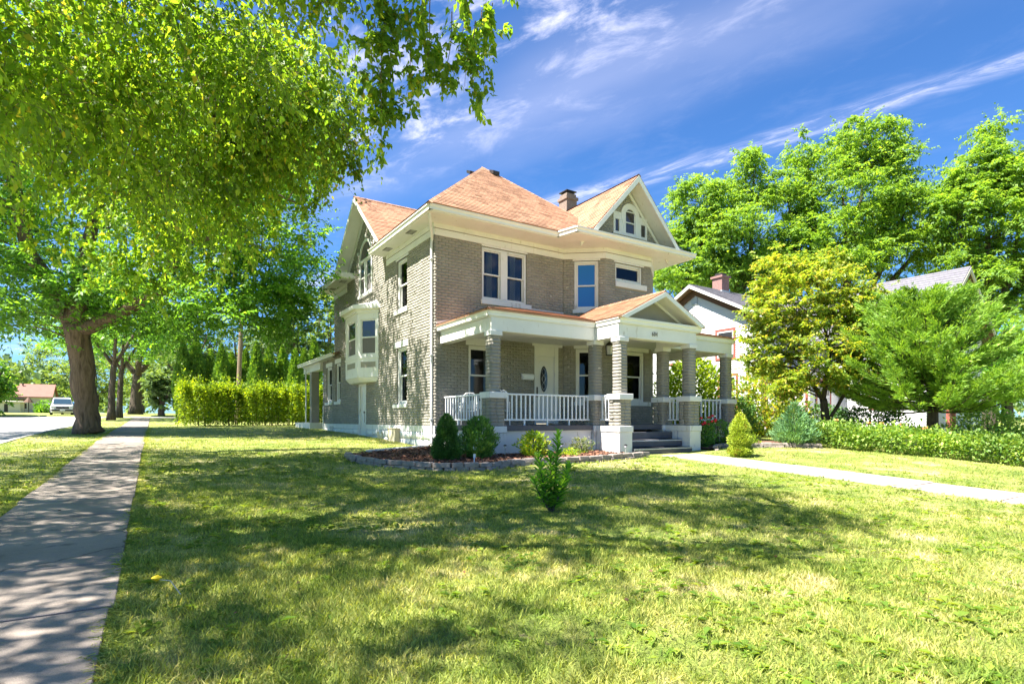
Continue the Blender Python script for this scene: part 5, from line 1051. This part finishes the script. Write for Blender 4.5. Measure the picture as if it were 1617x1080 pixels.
# clipped hedge, arborvitae, utility pole
def box_hedge(name, path, wd, h, n, L, leaf, label, seed, cat='hedge', wig=.25, shoots=.2, stems=0, up=.5):
    r = np.random.default_rng(seed); p = np.array(path, float); t0 = (path[0][0], path[0][1], G(*path[0])); t = thing(name, t0, label, cat)
    seg = np.linalg.norm(np.diff(p, axis=0), axis=1); cum = np.concatenate([[0], np.cumsum(seg)]); s_ = r.uniform(0, cum[-1], n); x = np.interp(s_, cum, p[:, 0]); y = np.interp(s_, cum, p[:, 1])
    i = np.clip(np.searchsorted(cum, s_) - 1, 0, len(seg) - 1); U = (p[1:] - p[:-1])[i] / seg[i][:, None]; Nn = np.stack([U[:, 1], -U[:, 0]], -1)
    bulge = 1 + wig * (.5 * np.sin(s_ * 2.1 + seed) + .5 * np.sin(s_ * 4.7 + 2) + .4 * np.sin(s_ * 9.3)); face = r.uniform(0, 1, n); q = np.where(face < .5, r.uniform(-1, 1, n), np.where(face < .85, 1, -1) * r.uniform(.55, 1.02, n)); top = face < .5
    zz_ = np.where(top, r.uniform(.72, 1.0, n), r.uniform(0.02, 1, n) ** .8) * h * (1 + .05 * np.sin(s_ * 3.1) + .04 * np.sin(s_ * 7.9))
    rd = np.where(zz_ > h * .8, 1 - .25 * (zz_ / h - .8) / .2, 1.); lo = np.where(zz_ < h * .3, .78 + .22 * zz_ / (h * .3), 1)
    x = x + Nn[:, 0] * q * wd * .5 * bulge * rd * lo; y = y + Nn[:, 1] * q * wd * .5 * bulge * rd * lo
    z = GA(x, y) + zz_ + top * r.exponential(shoots, n) * .5
    P = np.stack([x, y, z], -1) + r.normal(size=(n, 3)) * .04; D = np.stack([Nn[:, 0] * q, Nn[:, 1] * q, np.where(top, 1., .35)], -1) + r.normal(size=(n, 3)) * .6
    ll = L * r.uniform(.6, 1.3, n); V = leafverts(P, unit(D), unit(r.normal(size=(n, 3)) + np.array([0, 0, up])), ll, ll * .55)
    tr = MB()
    for k_ in range(stems):
        s1 = r.uniform(0, cum[-1]); sx, sy = np.interp(s1, cum, p[:, 0]), np.interp(s1, cum, p[:, 1]); g = G(sx, sy)
        tr.tube([(sx, sy, g - .02), (sx + r.uniform(-.1, .1), sy + r.uniform(-.1, .1), g + h * .5), (sx + r.uniform(-.25, .25), sy + r.uniform(-.25, .25), g + h * .85)], [.02, .014, .005], 5, False)
    if stems: tag(tr.build('stems', MT['barkd'], t), kind='stuff')
    obj('foliage', quadmesh('foliage', V - np.array(t0), LEAF[leaf]), t); return t
box_hedge('clipped_hedge', [(1.15, 37.5), (5, 37.9), (9, 38.4), (14, 38.6)], 1.9, 2.2, 46000, .15, 'hedge', 'tall bright yellow-green clipped hedge behind the house', 81, wig=.4, shoots=.34, stems=90)
def arborvitae():
    r = np.random.default_rng(83); t = thing('arborvitae', (0, 0, 0), '', 'tree', 'arborvitae row behind the hedge'); n = 7000; h = r.uniform(0, 1, n) ** .85; th = r.uniform(0, 6.28, n)
    R0 = .72 * np.sin(np.pi * np.clip(h * .92 + .10, 0, 1)) ** .7 * (1 - .35 * h); rad = R0 * np.sqrt(r.uniform(.45, 1.1, n)) * (1 + .16 * np.sin(th * 3 + h * 9) + .1 * np.sin(th * 7 - h * 20))
    P = np.stack([rad * np.cos(th), rad * np.sin(th), h * 6.3], -1); D = np.stack([np.cos(th) * .6, np.sin(th) * .6, np.full(n, 1.)], -1) + r.normal(size=(n, 3)) * .25; ll = r.uniform(.12, .26, n)
    MB().tube([(0, 0, -.1), (0, 0, 2), (0, 0, 5.5)], [.09, .07, .02], 6).build('trunk', MT['barkd'], t); obj('crown', quadmesh('crown', leafverts(P, unit(D), unit(r.normal(size=(n, 3))), ll, ll * .5, 0.), LEAF['arb']), t); return t
av = arborvitae(); names = ['first', 'second', 'third', 'fourth', 'fifth', 'sixth', 'seventh', 'eighth', 'ninth', 'tenth', 'eleventh', 'twelfth']; avp = [(289, .98), (310, 1.06), (333, .90), (350, .95), (366, .86), (388, .92), (405, .98), (425, .95), (446, .97), (466, .9), (480, .92), (496, 1.08)]
for i, (px, s_) in enumerate(avp):
    x, y, _ = A3(px, 660, 44 + (i % 3) * .9); o = av if i == 0 else copy_thing(av, (x, y, G(x, y)), i * 1.3, (1.0, 1.0, s_))
    o.location = (x, y, G(x, y)); o.scale = (1., 1., s_); o['label'] = names[i] + ' arborvitae from the left in the dark green row behind the hedge'
px0, py0, _ = A3(374, 660, 40); up_ = thing('utility_pole', (px0, py0, G(px0, py0)), 'leaning wooden utility pole behind the yellow-green hedge', 'pole'); tp = A3(384, 440, 40)
MB().tube([(px0, py0, G(px0, py0) - .2), A3(379, 560, 40), tp], [.17, .15, .12], 10).build('shaft', MT['pole'], up_); MB().box(tp[0] - 1., tp[0] + 1., tp[1] - .06, tp[1] + .06, tp[2] - .6, tp[2] - .48).build('crossarm', MT['pole'], up_)
sx, sy, _ = A3(251, 655, 62); sp_ = thing('sign_post', (sx, sy, G(sx, sy)), 'thin grey metal post by the far end of the sidewalk', 'post'); MB().tube([(sx, sy, G(sx, sy)), (sx, sy, G(sx, sy) + 2.4)], .05, 8).build('post', MT['galv'], sp_); MB().box(sx - .2, sx + .2, sy + .06, sy + .08, G(sx, sy) + 1.9, G(sx, sy) + 2.4).build('plate', MT['galv'], sp_)
r = np.random.default_rng(140); n = 26000; th = r.uniform(R(-25), R(100), n); dd = r.uniform(120, 175, n); x = dd * np.sin(th); y = dd * np.cos(th); hh = 9 + 3.5 * np.sin(th * 17) + 2.5 * np.sin(th * 41 + 1) + 1.5 * np.sin(th * 97)
P = np.stack([x, y, GA(x, y) + hh * np.sqrt(r.uniform(0, 1, n))], -1); ll = r.uniform(.7, 1.6, n)
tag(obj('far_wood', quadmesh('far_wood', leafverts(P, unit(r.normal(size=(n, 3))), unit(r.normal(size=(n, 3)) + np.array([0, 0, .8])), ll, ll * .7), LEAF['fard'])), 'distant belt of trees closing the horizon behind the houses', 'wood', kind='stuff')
# ------------------------------------------------------------------ shrubs by the porch
def puffy(name, loc, prof, n, L, leaf, label, seed, cat='shrub', lump=.12, up=.5, wr=.3, inner=.72, upd=.7, group=None, stem=True, droop=0.):
    r = np.random.default_rng(seed); t = thing(name, (loc[0], loc[1], loc[2]), label, cat, group); hs = np.array([p[1] for p in prof]); rs = np.array([p[0] for p in prof])
    z = np.interp(r.uniform(0, 1, n), np.cumsum(np.maximum(rs, .02)) / np.maximum(rs, .02).sum(), hs); th = r.uniform(0, 6.28, n); rr_ = np.interp(z, hs, rs)
    lum = 1 + lump * (np.sin(th * 4 + z * 13 + seed) + .8 * np.sin(th * 7 - z * 21) + .6 * np.sin(th * 2 + z * 30)); rad = rr_ * lum * r.uniform(inner, 1.04, n)
    P = np.stack([rad * np.cos(th), rad * np.sin(th), z], -1); D = np.stack([np.cos(th), np.sin(th), np.full(n, upd)], -1) + r.normal(size=(n, 3)) * .45; ll = L * r.uniform(.6, 1.35, n)
    V = leafverts(P, unit(D), unit(r.normal(size=(n, 3)) + np.array([0, 0, up])), ll, ll * wr, droop)
    if stem: obj('stem', MB().tube([(0, 0, -.06), (.01, 0, hs[-1] * .35), (0, .01, hs[-1] * .75)], [.045, .03, .01], 7).mesh('stem', MT['barkd']), t)
    obj('foliage', quadmesh('foliage', V, LEAF[leaf]), t); return t
def gl(x, y, o=.05): return (x, y, G(x, y) + o)
puffy('dwarf_spruce', gl(5.95, 12.2), [(.24, .02), (.33, .12), (.36, .24), (.33, .38), (.26, .50), (.20, .57), (.235, .66), (.22, .78), (.16, .92), (.09, 1.03), (.02, 1.10)], 19000, .06, 'spruce', 'dark green dwarf spruce with a lumpy cone shape by the house corner', 91, lump=.06, inner=.45, group='dwarf spruces')
puffy('yew_shrub', gl(6.85, 12.25), [(.22, .0), (.36, .15), (.44, .35), (.42, .55), (.34, .75), (.22, .9), (.08, 1.0)], 6500, .085, 'box', 'upright dark green yew shrub beside the dwarf spruce', 92, lump=.16, upd=1.6, wr=.3, inner=.5)
puffy('golden_shrub', gl(8.35, 12.0), [(.18, .0), (.34, .1), (.38, .25), (.33, .42), (.22, .55), (.08, .63)], 2200, .085, 'gold', 'small round yellow and green shrub in front of the porch base', 93, lump=.2, upd=.8, wr=.42, inner=.35)
fl = puffy('flowering_perennial', gl(10.1, 12.2), [(.15, .0), (.32, .12), (.34, .26), (.2, .42)], 900, .08, 'flow', 'pale flowering perennial below the portico pier', 94, lump=.25, wr=.3, inner=.2)
puffy('golden_groundcover', gl(9.35, 11.75), [(.2, .0), (.3, .08), (.15, .2)], 500, .07, 'gold', 'low yellow leafy clump beside the flowering perennial', 95, lump=.25, wr=.4, inner=.2, stem=False)
b = MB(); r = random.Random(5)
for i in range(26): a = r.uniform(0, 6.28); q = r.uniform(0, .33); c = (10.1 + q * math.cos(a), 12.2 + q * math.sin(a), G(10.1, 12.2) + .05 + r.uniform(.22, .48)); b.lathe(c, [(.004, -.01), (.022, .006), (.012, .012)], 6)
b.build('blossoms', MT['farwall'], fl)
puffy('dwarf_spruce', gl(13.95, 9.85, 0), [(.22, .02), (.32, .1), (.30, .22), (.23, .31), (.30, .41), (.32, .52), (.24, .63), (.20, .69), (.245, .77), (.22, .90), (.14, 1.05), (.06, 1.16), (.01, 1.22)], 17000, .062, 'spruceY', 'yellow-green dwarf spruce with browning patches beside the front walk', 96, lump=.09, inner=.45, group='dwarf spruces')
puffy('juniper_shrub', gl(17.9, 10.6), [(.3, .0), (.62, .2), (.66, .42), (.5, .72), (.3, 1.0), (.12, 1.25), (.03, 1.4)], 7500, .13, 'jun', 'feathery blue-green juniper at the edge of the right bed', 97, lump=.14, upd=1.1, wr=.22, inner=.4)
puffy('rose_bush', gl(15.2, 12.15), [(.2, .0), (.42, .2), (.45, .5), (.36, .75), (.15, .95)], 1500, .08, 'box', 'rose bush with red blooms in front of the right porch railing', 98, lump=.25, wr=.5, inner=.25)
rb = [o for o in bpy.data.objects if o.name.startswith('rose_bush')][0]; b = MB(); r = random.Random(9)
for i in range(13): c = (15.15 + r.uniform(-.32, .38), 12.1 + r.uniform(-.3, .2), G(15.2, 12.15) + r.uniform(.75, 1.1)); b.lathe(c, [(.015, -.03), (.05, 0), (.045, .03), (.015, .04)], 7)
b.build('blossoms', MT['red'], rb)
puffy('round_shrub', gl(16.2, 12.3), [(.3, .0), (.5, .2), (.52, .45), (.4, .7), (.1, .85)], 3000, .075, 'box', 'dark rounded shrub right of the rose bush below the porch', 99, lump=.12, wr=.45, inner=.4)
puffy('low_shrub', gl(16.6, 11.6), [(.2, .0), (.42, .12), (.44, .3), (.2, .5)], 1600, .08, 'hedge', 'low bright yellow-green shrub behind the yellow dwarf spruce', 100, lump=.2, wr=.45, inner=.3)
puffy('round_shrub', gl(19.2, 13.8), [(.5, .0), (.9, .4), (.95, .8), (.7, 1.3), (.2, 1.6)], 5000, .09, 'box', 'dark upright shrub beyond the right end of the porch', 101, lump=.14, wr=.45, inner=.4)
puffy('tall_bush', gl(20.8, 17.2), [(.8, .0), (1.5, .6), (1.8, 1.4), (1.6, 2.3), (1.0, 3.0), (.3, 3.4)], 11000, .15, 'hedge', 'tall bright green bush between the two houses, seen through the porch', 102, lump=.16, wr=.6, inner=.35)
puffy('tall_bush', gl(22.6, 14.6), [(.8, .0), (1.4, .6), (1.5, 1.3), (1.3, 2.2), (.8, 2.9), (.2, 3.3)], 8000, .15, 'orn', 'leafy bush in front of the neighbour gable wall right of the porch', 103, lump=.16, wr=.6, inner=.35)
puffy('round_shrub', gl(24.5, 13.2), [(.6, .0), (1.1, .3), (1.15, .7), (.8, 1.1), (.2, 1.35)], 5000, .11, 'spruce', 'dark mounded shrub against the neighbour siding', 104, lump=.12, wr=.5, inner=.4)
x_, y_, _ = A3(1375, 690, 21.5); puffy('round_shrub', gl(x_, y_), [(.7, .0), (1.2, .3), (1.15, .8), (.8, 1.2), (.2, 1.45)], 5000, .11, 'spruce', 'large dark shrub under the gap between the ornamental tree and the cedar', 105, lump=.12, wr=.5, inner=.4)
box_hedge('low_hedge', [(18.9, 10.4), (19.3, 8.6), (19.9, 6.6), (20.6, 4.6), (21.4, 2.5)], 1.7, .62, 21000, .11, 'cover', 'long low leafy hedge along the right side of the lawn', 110, 'hedge', .18, .12)
of = [o for o in bpy.data.objects if o.name.startswith('low_hedge')][0]; b = MB(); r = random.Random(12)
for i in range(9): yy = r.uniform(7.5, 10.3); c = (19.2 + r.uniform(.2, .9), yy, G(19.5, yy) + r.uniform(.62, .9)); b.lathe(c, [(.02, -.04), (.07, .0), (.05, .05)], 7)
b.build('lily_blossoms', MT['orange'], of)
x_, y_, _ = A3(1560, 690, 20); puffy('round_shrub', gl(x_, y_), [(.9, .0), (1.5, .3), (1.4, .7), (.8, 1.1), (.2, 1.3)], 5000, .12, 'cover', 'loose leafy shrub below the right side of the cedar', 111, lump=.18, wr=.5, inner=.3)
# broad-leaved sapling in the lawn
sb = (4.43, 5.95, G(4.43, 5.95)); sap = thing('sapling', sb, 'young broad-leaved sapling growing in the middle of the lawn', 'sapling'); r = np.random.default_rng(120); stm = MB(); Vs = []
for (dx_, dy_, h_, nl) in ((.14, .03, 1.12, 84), (-.26, -.05, .82, 66), (.02, .05, .80, 60), (.22, -.1, .66, 52), (-.14, .08, .55, 44), (.3, .05, .46, 36), (-.3, .0, .5, 36), (.08, -.12, .42, 32)):
    pts = [(sb[0], sb[1], sb[2] - .02), (sb[0] + dx_ * .6, sb[1] + dy_ * .6, sb[2] + h_ * .45), (sb[0] + dx_, sb[1] + dy_, sb[2] + h_ * .93)]; stm.tube(pts, [.013, .009, .004], 6)
    s_ = np.linspace(.12, 1.0, nl); P = np.stack([np.interp(s_, [0, .5, 1], [p[i] for p in pts]) for i in range(3)], -1); th = np.arange(nl) * 2.4 + r.uniform(-.4, .4, nl); up_z = .45 + .9 * s_ ** 2
    D = unit(np.stack([np.cos(th), np.sin(th), up_z], -1)); ll = r.uniform(.11, .18, nl) * (1 - .25 * (s_ > .92)); Nr = unit(np.stack([-np.cos(th) * .4, -np.sin(th) * .4, np.ones(nl)], -1) + r.normal(size=(nl, 3)) * .2)
    Sd = unit(np.cross(D, Nr)); Nn = np.cross(Sd, D); w_ = ll * .36
    for i in range(nl):
        a, d, s1, nn = P[i], D[i] * ll[i], Sd[i] * w_[i], Nn[i] * w_[i] * .25; tipd = np.array([0, 0, -.12 * ll[i]])
        Vs.append(np.array([a, a + d * .35 + s1 * .38 + nn, a + d * .7 + s1 * .5 + nn + tipd * .3, a + d + tipd, a + d * .7 - s1 * .5 + nn + tipd * .3, a + d * .35 - s1 * .38 + nn, a + d * .4, a + d * .72 + tipd * .3]))
stm.build('stem', MT['barkd'], sap); LV = np.concatenate(Vs) - np.array(sb); nL = len(Vs); Fq = np.concatenate([np.array([[0, 1, 6, 6], [1, 2, 7, 6], [2, 3, 7, 7], [7, 3, 4, 4], [6, 7, 4, 5], [0, 6, 5, 5]]) + 8 * i for i in range(nL)])
me = bpy.data.meshes.new('leaves'); me.from_pydata([tuple(v) for v in LV], [], [tuple(dict.fromkeys(f)) for f in Fq.tolist()]); me.materials.append(LEAF['sap']); obj('leaves', me, sap)
# ------------------------------------------------------------------ far things across the street
fx, fy_, _ = A3(45, 652, 85); fz = G(fx, fy_); fh = thing('bungalow', (fx, fy_, fz), 'small cream bungalow with pink roof beyond the street at far left', 'house')
FF = Fr((0, fy_), (1, 0), (0, -1)); MB().box(fx - 4.2, fx + 2.6, fy_, fy_ + 6, fz, fz + 2.4).build('wall', MT['farwall'], fh)
MB().prism([(fx + 2.6, fy_, fz + 2.4), (fx + 2.6, fy_ + 6, fz + 2.4), (fx + 2.6, fy_ + 3, fz + 4.3)], [(fx + 2.5, fy_, fz + 2.4), (fx + 2.5, fy_ + 6, fz + 2.4), (fx + 2.5, fy_ + 3, fz + 4.3)]).build('gable', MT['farwall'], fh)
MB().box8([(fx - 4.6, fy_ - .4, fz + 2.3), (fx + 2.9, fy_ - .4, fz + 2.3), (fx + 2.9, fy_ + 3, fz + 4.35), (fx - 4.6, fy_ + 3, fz + 4.35), (fx - 4.6, fy_ - .4, fz + 2.42), (fx + 2.9, fy_ - .4, fz + 2.42), (fx + 2.9, fy_ + 3, fz + 4.5), (fx - 4.6, fy_ + 3, fz + 4.5)]).box8([(fx - 4.6, fy_ + 3, fz + 4.34), (fx + 2.9, fy_ + 3, fz + 4.34), (fx + 2.9, fy_ + 6.4, fz + 2.3), (fx - 4.6, fy_ + 6.4, fz + 2.3), (fx - 4.6, fy_ + 3, fz + 4.49), (fx + 2.9, fy_ + 3, fz + 4.49), (fx + 2.9, fy_ + 6.4, fz + 2.42), (fx - 4.6, fy_ + 6.4, fz + 2.42)]).build('roof', MT['farroof'], fh)
for u0, u1, z0, z1 in ((fx - .7, fx - .1, .5, 1.5), (fx + .7, fx + 1.2, .3, 1.5), (fx - 3.6, fx - 2.9, .8, 1.7)):
    wn = MB().ring(FF, u0, u1, fz + z0, fz + z1, .08, 0, .06).build('window', MT['white'], fh); MB().fb(FF, u0 + .08, u1 - .08, fz + z0 + .08, fz + z1 - .08, 0, .03).build('pane', MT['darkglass'], wn)
MB().box(fx - 2.2, fx - .2, fy_ - 1.5, fy_ - .02, fz + 1.9, fz + 2.05).box(fx - 2.2, fx - 2.05, fy_ - 1.5, fy_ - 1.35, fz, fz + 1.9).box(fx - .4, fx - .25, fy_ - 1.5, fy_ - 1.35, fz, fz + 1.9).build('porch', MT['nbrown'], fh); MB().lathe((fx - 1, fy_ + 2.4, fz + 4.2), [(.1, 0), (.1, .4)], 8).build('roof_vent', MT['iron'], fh)
gx_, gy_, _ = A3(8, 653, 78); gz = G(gx_, gy_); sh = thing('garden_shed', (gx_, gy_, gz), 'cream shed with dark doorway at the far left edge', 'shed'); MB().box(gx_ - 2, gx_ + 1.6, gy_, gy_ + 3, gz, gz + 1.5).build('wall', MT['farwall'], sh); MB().box8([(gx_ - 2.2, gy_ - .3, gz + 1.5), (gx_ + 1.9, gy_ - .3, gz + 1.45), (gx_ + 1.9, gy_ + 3.2, gz + 1.5), (gx_ - 2.2, gy_ + 3.2, gz + 1.7), (gx_ - 2.2, gy_ - .3, gz + 1.62), (gx_ + 1.9, gy_ - .3, gz + 1.55), (gx_ + 1.9, gy_ + 3.2, gz + 1.65), (gx_ - 2.2, gy_ + 3.2, gz + 1.85)]).build('roof', MT['farwall'], sh); MB().box(gx_ - .1, gx_ + .3, gy_ - .03, gy_ + .02, gz + .05, gz + 1.2).build('door', MT['dark'], sh)
x_, y_, _ = A3(70, 656, 78); puffy('round_shrub', gl(x_, y_, 0), [(.8, .0), (1.0, .5), (.9, 1.1), (.3, 1.7)], 1500, .25, 'maple', 'round dark bush beside the bungalow across the street', 131, wr=.6, inner=.5)
x_, y_, _ = A3(45, 656, 76); um = thing('patio_umbrella', (x_, y_, G(x_, y_)), 'folded dark patio umbrella in front of the bungalow', 'umbrella'); MB().tube([(x_, y_, G(x_, y_)), (x_, y_, G(x_, y_) + 2.)], .06, 6).build('pole', MT['iron'], um); MB().lathe((x_, y_, G(x_, y_) + 1.4), [(.55, 0), (.35, .3), (.05, .7)], 8).build('canopy', MT['nbrown'], um)
def car(loc, rz, m, label, suv=True):
    t = thing('parked_car', (0, 0, 0), label, 'car', 'cars parked across the street'); h = 1.0 if suv else .8
    sec = [(-2.3, .45, .62, .95 * h), (-2.2, .30, .85, 1.0 * h), (-1.2, .25, .92, 1.08 * h), (0, .25, .93, 1.1 * h), (1.6, .25, .93, 1.1 * h), (2.25, .3, .88, 1.08 * h), (2.35, .45, .7, .95 * h)]
    b = MB(); V = []
    for y, z0, hw, z1 in sec: V.append([(-hw, y, z0), (hw, y, z0), (hw * 1.0, y, z0 + (z1 - z0) * .6), (hw * .92, y, z1), (-hw * .92, y, z1), (-hw, y, z0 + (z1 - z0) * .6)])
    for a, c in zip(V, V[1:]): b.prism(a, c)
    b.build('body', MT[m], t, bevel=.02)
    zt = 1.78 if suv else 1.42; b = MB(); b.prism([(-.82, -1.15, 1.05 * h), (.82, -1.15, 1.05 * h), (.66, -.45, zt), (-.66, -.45, zt)], [(-.82, 2.1, 1.05 * h), (.82, 2.1, 1.05 * h), (.68, 1.8, zt), (-.68, 1.8, zt)]); b.build('cabin', MT[m], t, bevel=.03)
    MB().box8([(-.72, -1.13, 1.12 * h), (.72, -1.13, 1.12 * h), (.62, -.58, zt - .1), (-.62, -.58, zt - .1), (-.72, -1.17, 1.12 * h), (.72, -1.17, 1.12 * h), (.62, -.62, zt - .1), (-.62, -.62, zt - .1)]).build('windscreen', MT['carglass'], t)
    for s_ in (-1, 1):
        MB().box8([(s_ * .80, -.8, 1.14 * h), (s_ * .84, -.8, 1.14 * h), (s_ * .84, 1.8, 1.14 * h), (s_ * .80, 1.8, 1.14 * h), (s_ * .68, -.4, zt - .1), (s_ * .72, -.4, zt - .1), (s_ * .72, 1.6, zt - .1), (s_ * .68, 1.6, zt - .1)]).build('side_window', MT['carglass'], t)
        MB().box(s_ * .72 - .14, s_ * .72 + .14, -2.36, -2.28, .72 * h, .86 * h).build('headlight', MT['galv'], t); MB().box(s_ * 1.0 - .09, s_ * 1.0 + .09, -.95, -.85, 1.1 * h, 1.22 * h).build('mirror', MT[m], t)
        for y in (-1.45, 1.5):
            wh = MB().tube([(s_ * .95, y, .36), (s_ * .72, y, .36)], .36, 16).build('wheel', MT['rubber'], t); MB().tube([(s_ * .96, y, .36), (s_ * .9, y, .36)], .21, 12).build('rim', MT['galv'], wh)
    MB().box(-.5, .5, -2.36, -2.27, .66 * h, .84 * h).build('grille', MT['iron'], t); MB().box(-.85, .85, -2.40, -2.25, .42, .58).build('bumper', MT['iron'], t); MB().box(-.2, .2, -2.43, -2.405, .46, .57).build('number_plate', MT['plastic'], t)
    t.location = loc; t.rotation_euler = (0, 0, rz); WL[t] = Vector(loc); return t
cx_, cy_, _ = A3(98, 656, 56); car((cx_, cy_, G(cx_, cy_) - .1), .12, 'carwhite', 'white sport utility car parked facing the camera beyond the street'); cx_, cy_, _ = A3(114, 655, 61); car((cx_, cy_, G(cx_, cy_) - .1), .1, 'carblue', 'blue car mostly hidden behind the massive tree trunk', False)
# ------------------------------------------------------------------ grass, weeds, litter
bedpoly = bed + bedin
def lawn_ok(x, y):
    k = ~((x > -1.5) & (x < -.215)); k &= ~((x > 11.97) & (x < 13.48) & (y < 11.05)); k &= ~inpoly(x, y, bedpoly); k &= ~((x > 7.2) & (x < 17.9) & (y > 12.7) & (y < 34.5)); k &= ~((x > 11.0) & (x < 14.7) & (y > 10.9) & (y < 13))
    k &= x > -3.66; k &= ~inpoly(x, y, [(14.7, 11.2), (15.65, 11.75), (16.4, 11.4), (17.2, 10.8), (18.2, 9.75), (19.4, 11.2), (18.6, 13.2), (14.7, 12.8)]); k &= y < 60; return k
def grass(n, d0, d1, L, W_, pw=1.):
    th = R(YAW) + rng.uniform(R(-50), R(60), n); d = (rng.uniform(d0 ** pw, d1 ** pw, n)) ** (1 / pw); x = d * np.sin(th); y = d * np.cos(th); k = lawn_ok(x, y)
    x, y = x[k], y[k]; n = len(x); clump = .5 + .5 * np.sin(x * 3.1 + 1.3 * np.sin(y * 2.3)) * np.sin(y * 2.7 + 1.1 * np.sin(x * 1.9)); bare = (np.sin(x * 1.3 + 2) * np.sin(y * 1.7 + .6) + .5 * np.sin(x * 3.7 + y * 2.2)); k = rng.uniform(size=n) > np.clip((bare - .7) * 1.6, 0, .6); x, y, clump = x[k], y[k], clump[k]; n = len(x)
    ll = L * rng.uniform(.45, 1.2, n) * (.7 + .6 * clump); a = rng.uniform(0, 6.28, n); lean = rng.uniform(.15, .95, n); D = np.stack([np.cos(a) * lean, np.sin(a) * lean, np.ones(n)], -1); P = np.stack([x, y, GA(x, y) - .004], -1)
    return leafverts(P, unit(D), unit(rng.normal(size=(n, 3))), ll, W_ * rng.uniform(.6, 1.3, n), .22, .0)
GV = np.concatenate([grass(135000, 1.9, 6., .082, .0072, 1.6), grass(155000, 5., 11., .076, .009, 1.8), grass(90000, 10, 22, .07, .015, 1.8), grass(30000, 20, 45, .08, .03, 1.7)])
ex = []                        # tufts creeping over the pavement edges
for xe in (-.24, -1.47):
    n = 16000; y = 2.2 + 30 * rng.uniform(0, 1, n) ** 1.6; x = xe + rng.normal(size=n) * .04 + (.03 if xe > -1 else -.03) + .03 * np.sin(y * 3.1) * np.sin(y * 7.3); a = rng.uniform(0, 6.28, n); D = np.stack([np.cos(a) * .8, np.sin(a) * .8, np.full(n, .7)], -1); ex.append(leafverts(np.stack([x, y, GA(x, y)], -1), unit(D), unit(rng.normal(size=(n, 3))), rng.uniform(.04, .11, n), np.full(n, .007), .35, 0.))
GV = np.concatenate([GV] + ex); tag(obj('grass', quadmesh('grass', GV, MT['blade'])), 'patchy green and straw-coloured lawn grass', 'grass', kind='stuff')
def weeds(n):
    th = R(YAW) + rng.uniform(R(-44), R(46), n); d = rng.uniform(3.0 ** 1.4, 16 ** 1.4, n) ** (1 / 1.4); x = d * np.sin(th); y = d * np.cos(th); dens = .5 + .5 * np.sin(x * .9 + .5) * np.sin(y * 1.1 + x * .4) + .35 * (x > 2.5) * (y < 5); k = lawn_ok(x, y) & (rng.uniform(size=n) < dens); x, y = x[k], y[k]; out = []
    for a, c in zip(x, y):
        m_ = rng.integers(4, 9); t = rng.uniform(0, 6.28, m_); el = rng.uniform(.1, .6, m_); D = np.stack([np.cos(t), np.sin(t), el], -1); ll = rng.uniform(.05, .115) * rng.uniform(.6, 1.25, m_); P = np.repeat([[a, c, G(a, c) + .015]], m_, 0) + rng.normal(size=(m_, 3)) * .012
        out.append(leafverts(P, unit(D), unit(np.stack([-np.cos(t) * .5, -np.sin(t) * .5, np.ones(m_)], -1)), ll, ll * rng.uniform(.3, .5), .25, .1))
    return np.concatenate(out)
tag(obj('lawn_weeds', quadmesh('lawn_weeds', weeds(4200), MT['weed'])), 'broad-leaved weeds and clover scattered through the lawn', 'weeds', kind='stuff')
n = 110; th = R(YAW) + rng.uniform(R(-44), R(44), n); d = rng.uniform(2.5, 14, n); x = d * np.sin(th); y = d * np.cos(th); a = rng.uniform(0, 6.28, n); D = np.stack([np.cos(a), np.sin(a), rng.uniform(-.1, .5, n)], -1); k = ~inpoly(x, y, bedpoly) & ~((x > 7) & (y > 12.5)); ll = rng.uniform(.02, .05, n)
tag(obj('leaf_litter', quadmesh('leaf_litter', leafverts(np.stack([x, y, GA(x, y) + .045], -1), unit(D), unit(rng.normal(size=(n, 3)) + np.array([0, 0, 1.5])), ll, ll * .6)[np.repeat(k, 4)], MT['litter'])), 'dry brown leaves and twigs on lawn and sidewalk', 'leaf litter', kind='stuff')
dx_, dy_, dz_ = .02, 4.6, G(.02, 4.6) + .05; dn = thing('dandelion', (dx_, dy_, dz_), 'single yellow dandelion on a bent stalk near the sidewalk edge', 'flower'); MB().tube([(dx_ + .14, dy_ - .1, dz_), (dx_ + .08, dy_ - .04, dz_ + .09), (dx_, dy_, dz_ + .10)], .0035, 5).build('stalk', MT['farwall'], dn); MB().lathe((dx_, dy_, dz_ + .09), [(.008, 0), (.028, .014), (.034, .024), (.014, .036)], 9).build('flower_head', MT['yellow'], dn)
